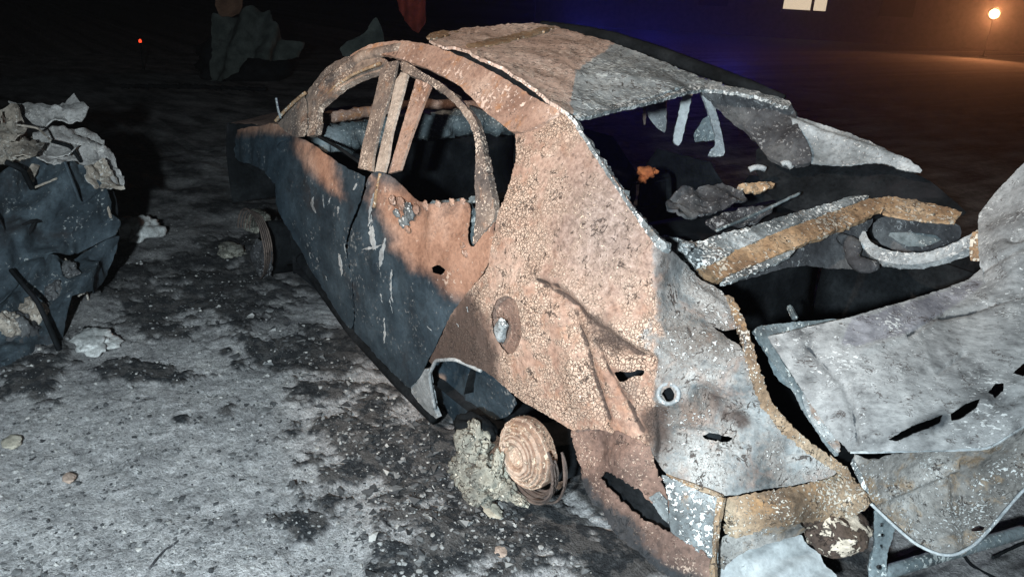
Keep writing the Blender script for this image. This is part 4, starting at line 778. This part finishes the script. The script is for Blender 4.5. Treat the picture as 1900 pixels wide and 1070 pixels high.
# fine rubble: thousands of crumbs of ash, glass and stone
stone_v = []; stone_f = []
ico = bmesh.new(); bmesh.ops.create_icosphere(ico, subdivisions=1, radius=1)
iv = np.array([v.co[:] for v in ico.verts]); jf = np.array([[v.index for v in f.verts] for f in ico.faces]); ico.free()
def ground_z(x, y):
    i = np.clip(np.searchsorted(gxs, x) - 1, 0, nx - 1); j = np.clip(np.searchsorted(gys, y) - 1, 0, ny - 1)
    return gp[:, 2].reshape(nx, ny)[i, j]
NS = 15000; SV = []; SF = []; SC = []
for k in range(NS):
    px_ = rng.uniform(-60, 1350); py_ = 380 + 720 * rng.random() ** .8
    g = G(np.array([px_]), np.array([py_]))[0]
    if (-1.0 < g[0] < 2.9 and -.8 < g[1] < .82): continue
    r = .0022 + .009 * rng.random() ** 4.5
    if rng.random() < .012: r *= 2.0
    sc = np.array([1, .6 + .5 * rng.random(), .35 + .4 * rng.random()]) * r
    a = rng.uniform(0, 6.28); ca, sa_ = math.cos(a), math.sin(a)
    v = iv * (1 + .35 * rng.standard_normal((len(iv), 1)).clip(-1, 1)) * sc
    v = np.stack([v[:, 0] * ca - v[:, 1] * sa_, v[:, 0] * sa_ + v[:, 1] * ca, v[:, 2]], -1) + np.array([g[0], g[1], ground_z(g[0], g[1]) + .2 * r])
    SF.append(jf + len(iv) * len(SV)); SV.append(v); SC.append(np.full(len(iv), rng.random() ** 1.4 * (.97 if rng.random() < .97 else 1.0)))
nvert = sum(len(q) for q in SV)
for k in range(850):
    px_ = rng.uniform(480, 1320); 
    xx = rng.uniform(-1.1, 2.7); yy = .86 + abs(rng.normal(0, .22))
    if k > 450: xx, yy = rng.normal(.25, .3), rng.normal(1.05, .22)
    if yy < .84: continue
    r = .006 + .022 * rng.random() ** 2.2
    n_ = 6; an = np.sort(rng.uniform(0, 6.28, n_)); rr = r * (.5 + .6 * rng.random(n_))
    v = np.stack([rr * np.cos(an), rr * np.sin(an), rng.normal(0, r * .22, n_)], -1)
    v = np.concatenate([v, v - [0, 0, .0015]]) + np.array([xx, yy, ground_z(xx, yy) + .3 * r])
    base_i = nvert; nvert += len(v)
    f_ = [(0, i, i + 1) for i in range(1, n_ - 1)] + [(n_, n_ + i + 1, n_ + i) for i in range(1, n_ - 1)]
    SF.append(np.array(f_) + base_i); SV.append(v); SC.append(np.full(len(v), rng.random() ** 3.5 * .95))
rub = mesh_obj('rubble', np.concatenate(SV), np.concatenate(SF), M['rubble'], None, smooth=False)
set_zone(rub, np.concatenate(SC)); tag(rub, 'fine ash crumbs and small stones scattered over the ground', 'rubble', kind='stuff')
# loose wires and sticks
def gwire(name, pts, r, mat, label, cat):
    q = np.array([GP(a, b, 0) for a, b in pts]); q[:, 2] = [ground_z(x[0], x[1]) + r for x in q]
    return tag(tube(name, q, r, M[mat], None, sides=6), label, cat)
gwire('bent_wire', [(1770, 1000), (1800, 1050), (1850, 1080), (1900, 1090)], .006, 'dark', 'thick dark wire curving over rubble at the right bottom corner', 'wire')
gwire('bent_wire', [(1840, 1040), (1880, 1010), (1920, 995)], .006, 'dark', 'short straight dark wire near the right edge under the trunk lid', 'wire')
gwire('stick', [(275, 1050), (300, 1025), (330, 1003)], .004, 'char', 'thin charred stick lying on ash in the foreground', 'stick')

# ------------------------------------------------------------------ background at night
o = empty('draped_tarpaulin', G(np.array([450.]), np.array([150.]))[0], 'dim grey tarpaulin draped over a heap in the dark background', 'tarpaulin')
TL = Vector(o.location)
def tp(c): c.parent = o; c.matrix_parent_inverse = Matrix.Translation(-TL); return c
tz = tps([(385, 150, 12.6), (560, 85, 12.6), (440, 30, 12.2), (480, 100, 12.0)])
tp(panel('tarpaulin_sheet', [(402, 30), (440, 27), (470, 18), (500, 16), (504, 45), (530, 70), (562, 84), (548, 108), (505, 114), (480, 108), (455, 108), (440, 135), (415, 150), (384, 152), (388, 120), (396, 75)], tz, M['tarp'], None, step=4, thick=.01, rounds=0, amps=((.06, .3), (.02, .1)), dent=lambda px, py: .10 * np.sin(px / 9.0 + py / 30)))
tp(panel('rust_rag', [(398, -30), (452, -30), (450, 24), (420, 32), (402, 28)], lambda px, py: tz(px, py) - .1, M['rag'], None, step=5, thick=.01, amps=((.1, .4),)))
tp(lump('heap', TL + Vector((.6, -.2, .25)), .7, M['dark'], None, 4, .4, .5, (1, 1.1, .7), 81))
b = panel('leaning_sheet', [(632, 92), (678, 60), (697, 30), (706, 45), (716, 90), (700, 110), (640, 110)], tps([(632, 92, 9.5), (697, 30, 9.5), (700, 110, 9.3)]), M['tarp'], None, step=5, thick=.01, amps=((.05, .3),))
tag(b, 'dim grey triangular sheet standing behind the roof of the sedan', 'metal sheet')
b = panel('hanging_cloth', [(732, -40), (792, -40), (788, 20), (792, 45), (771, 64), (752, 40), (740, 15)], tps([(732, -40, 9), (792, -40, 9), (771, 64, 9)]), M['red'], None, step=4, thick=.01, amps=((.05, .25),), dent=lambda px, py: .05 * np.sin(px / 5.0))
tag(b, 'dull red cloth hanging in the dark behind the sedan roof', 'cloth')
pl = tag(tube('plank', [G(np.array([225.]), np.array([168.]))[0] + [0, 0, .06], G(np.array([350.]), np.array([168.]))[0] + [0, 0, .06], G(np.array([495.]), np.array([174.]))[0] + [0, 0, .06]], .03, M['dark'], None, sides=6, amp=.03), 'long dim plank lying on the far dark ground', 'plank')
rl = empty('marker_lamp', P(260, 77, 13.5) * np.array([1, 1, 0]), 'tiny red marker lamp glowing in the dark at upper left', 'lamp')
rp = P(260, 77, 13.5) - np.array(rl.location)
a_ = lathe('post', [(.02, 0), (.02, .02), (.015, .03), (.015, float(rp[2]) - .04), (.03, float(rp[2]) - .035), (.03, float(rp[2]) - .02), (0, float(rp[2]) - .02)], (0, 0, 0), (0, .0001, 1), M['dark'], rl, 12)
lump('red_lens', rp, .035, M['redlight'], rl, 2, .0, 1, (.7, .7, 1.1))
# far building with lit windows
wallm = burnt('building_wall', ((.05, .045, .04), (.08, .07, .065), (.10, .09, .085)), None, soot=.2, bump=.3)
bc = P(1560, 0, 36.0); bx = np.array([rt[0], rt[1], 0.0]); bx /= np.linalg.norm(bx); bd = np.array([fw[0], fw[1], 0.0]); bd /= np.linalg.norm(bd)
base = bc.copy(); base[2] = 0
bld = empty('building', base, 'far dark building with lit windows at the top of the picture', 'building')
def bbox(name, u0, u1, d0, d1, z0, z1, mat, parent):
    V = [bx * u + bd * d + np.array([0, 0, zz]) for u in (u0, u1) for d in (d0, d1) for zz in (z0, z1)]
    return mesh_obj(name, np.array(V), [(0, 1, 3, 2), (4, 6, 7, 5), (0, 4, 5, 1), (2, 3, 7, 6), (0, 2, 6, 4), (1, 5, 7, 3)], mat, parent, smooth=False)
def pu(px): q = P(px, 0, 36.0) - bc; return float(q @ bx)
zs = float(P(1490, 19, 36.0)[2])
bbox('wall', -14, 26, .12, 8, 0, 9, wallm, bld)
bbox('roof', -14.4, 26.4, -.3, 8.4, 9, 9.3, M['dark'], bld)
for u0, u1 in ((pu(1456), pu(1507)), (pu(1513), pu(1536)), (pu(1640), pu(1700)), (pu(1300), pu(1350))):
    lit = u0 < pu(1600) and u0 > pu(1400)
    f = bbox('window', u0 - .05, u1 + .05, .06, .115, zs - .06, zs + 1.5, M['dark'], bld)
    bbox('pane', u0, u1, .03, .055, zs, zs + 1.44, M['litwindow'] if lit else M['dark'], f)
    bbox('sill', u0 - .1, u1 + .1, -.06, .11, zs - .14, zs - .07, wallm, f)
# floodlight on a stand beyond the car
fl = P(1845, 26, 31.0); flr = fl.copy(); flr[2] = 0
fo = empty('floodlight', flr, 'glowing orange floodlight on a stand in the far right background', 'lamp')
H = float(fl[2])
lathe('stand', [(.0, .0), (.16, .0), (.16, .02), (.025, .05), (.02, H - .16), (.0, H - .16)], (0, 0, 0), (0, .0001, 1), M['dark'], fo, 12)
lathe('lamp_head', [(.0, -.18), (.16, -.16), (.22, -.04), (.24, .0), (.21, .0)], (0, 0, H), (CP - fl), M['dark'], fo, 20)
lathe('lens', [(.17, -.01), (.14, .04), (.08, .07), (.0, .08)], (0, 0, H), (CP - fl), M['flood'], fo, 20)
lamp('floodlight_beam', 'SPOT', tuple(fl + (CP - fl) / np.linalg.norm(CP - fl) * .15), tuple(CP + np.array([0, 0, 1.0])), 1050, (1.0, .36, .14), spot_size=math.radians(130), spot_blend=.8, shadow_soft_size=.2)
# blue beacon of an emergency vehicle hidden behind the roof, seen only as glow in the smoke
for bxp, byp in ((1085, 76), (1210, 108), (1345, 146)):
    lamp('blue_beacon', 'SPOT', tuple(P(bxp, byp, 9.0)), tuple(CP + np.array([0, 0, 1.6])), 50, (.06, .07, 1.0), spot_size=math.radians(70), spot_blend=1.0, shadow_soft_size=.05)
# smoke hanging in the night air
hz = bpy.data.meshes.new('haze'); bm = bmesh.new(); bmesh.ops.create_cube(bm, size=1); bm.to_mesh(hz); bm.free()
ho = bpy.data.objects.new('haze', hz); col.objects.link(ho); ho.scale = (190, 200, 14.0); ho.location = (28, -14, 6.0)
hm = bpy.data.materials.new('haze'); hm.use_nodes = True; hm.node_tree.nodes.remove(hm.node_tree.nodes['Principled BSDF'])
pv = hm.node_tree.nodes.new('ShaderNodeVolumePrincipled'); pv.inputs['Color'].default_value = (.8, .8, .8, 1); pv.inputs['Density'].default_value = .005; pv.inputs['Anisotropy'].default_value = .8
hm.node_tree.links.new(pv.outputs[0], hm.node_tree.nodes['Material Output'].inputs['Volume']); hz.materials.append(hm)
tag(ho, 'thin smoke haze hanging in the night air', 'haze', kind='stuff')
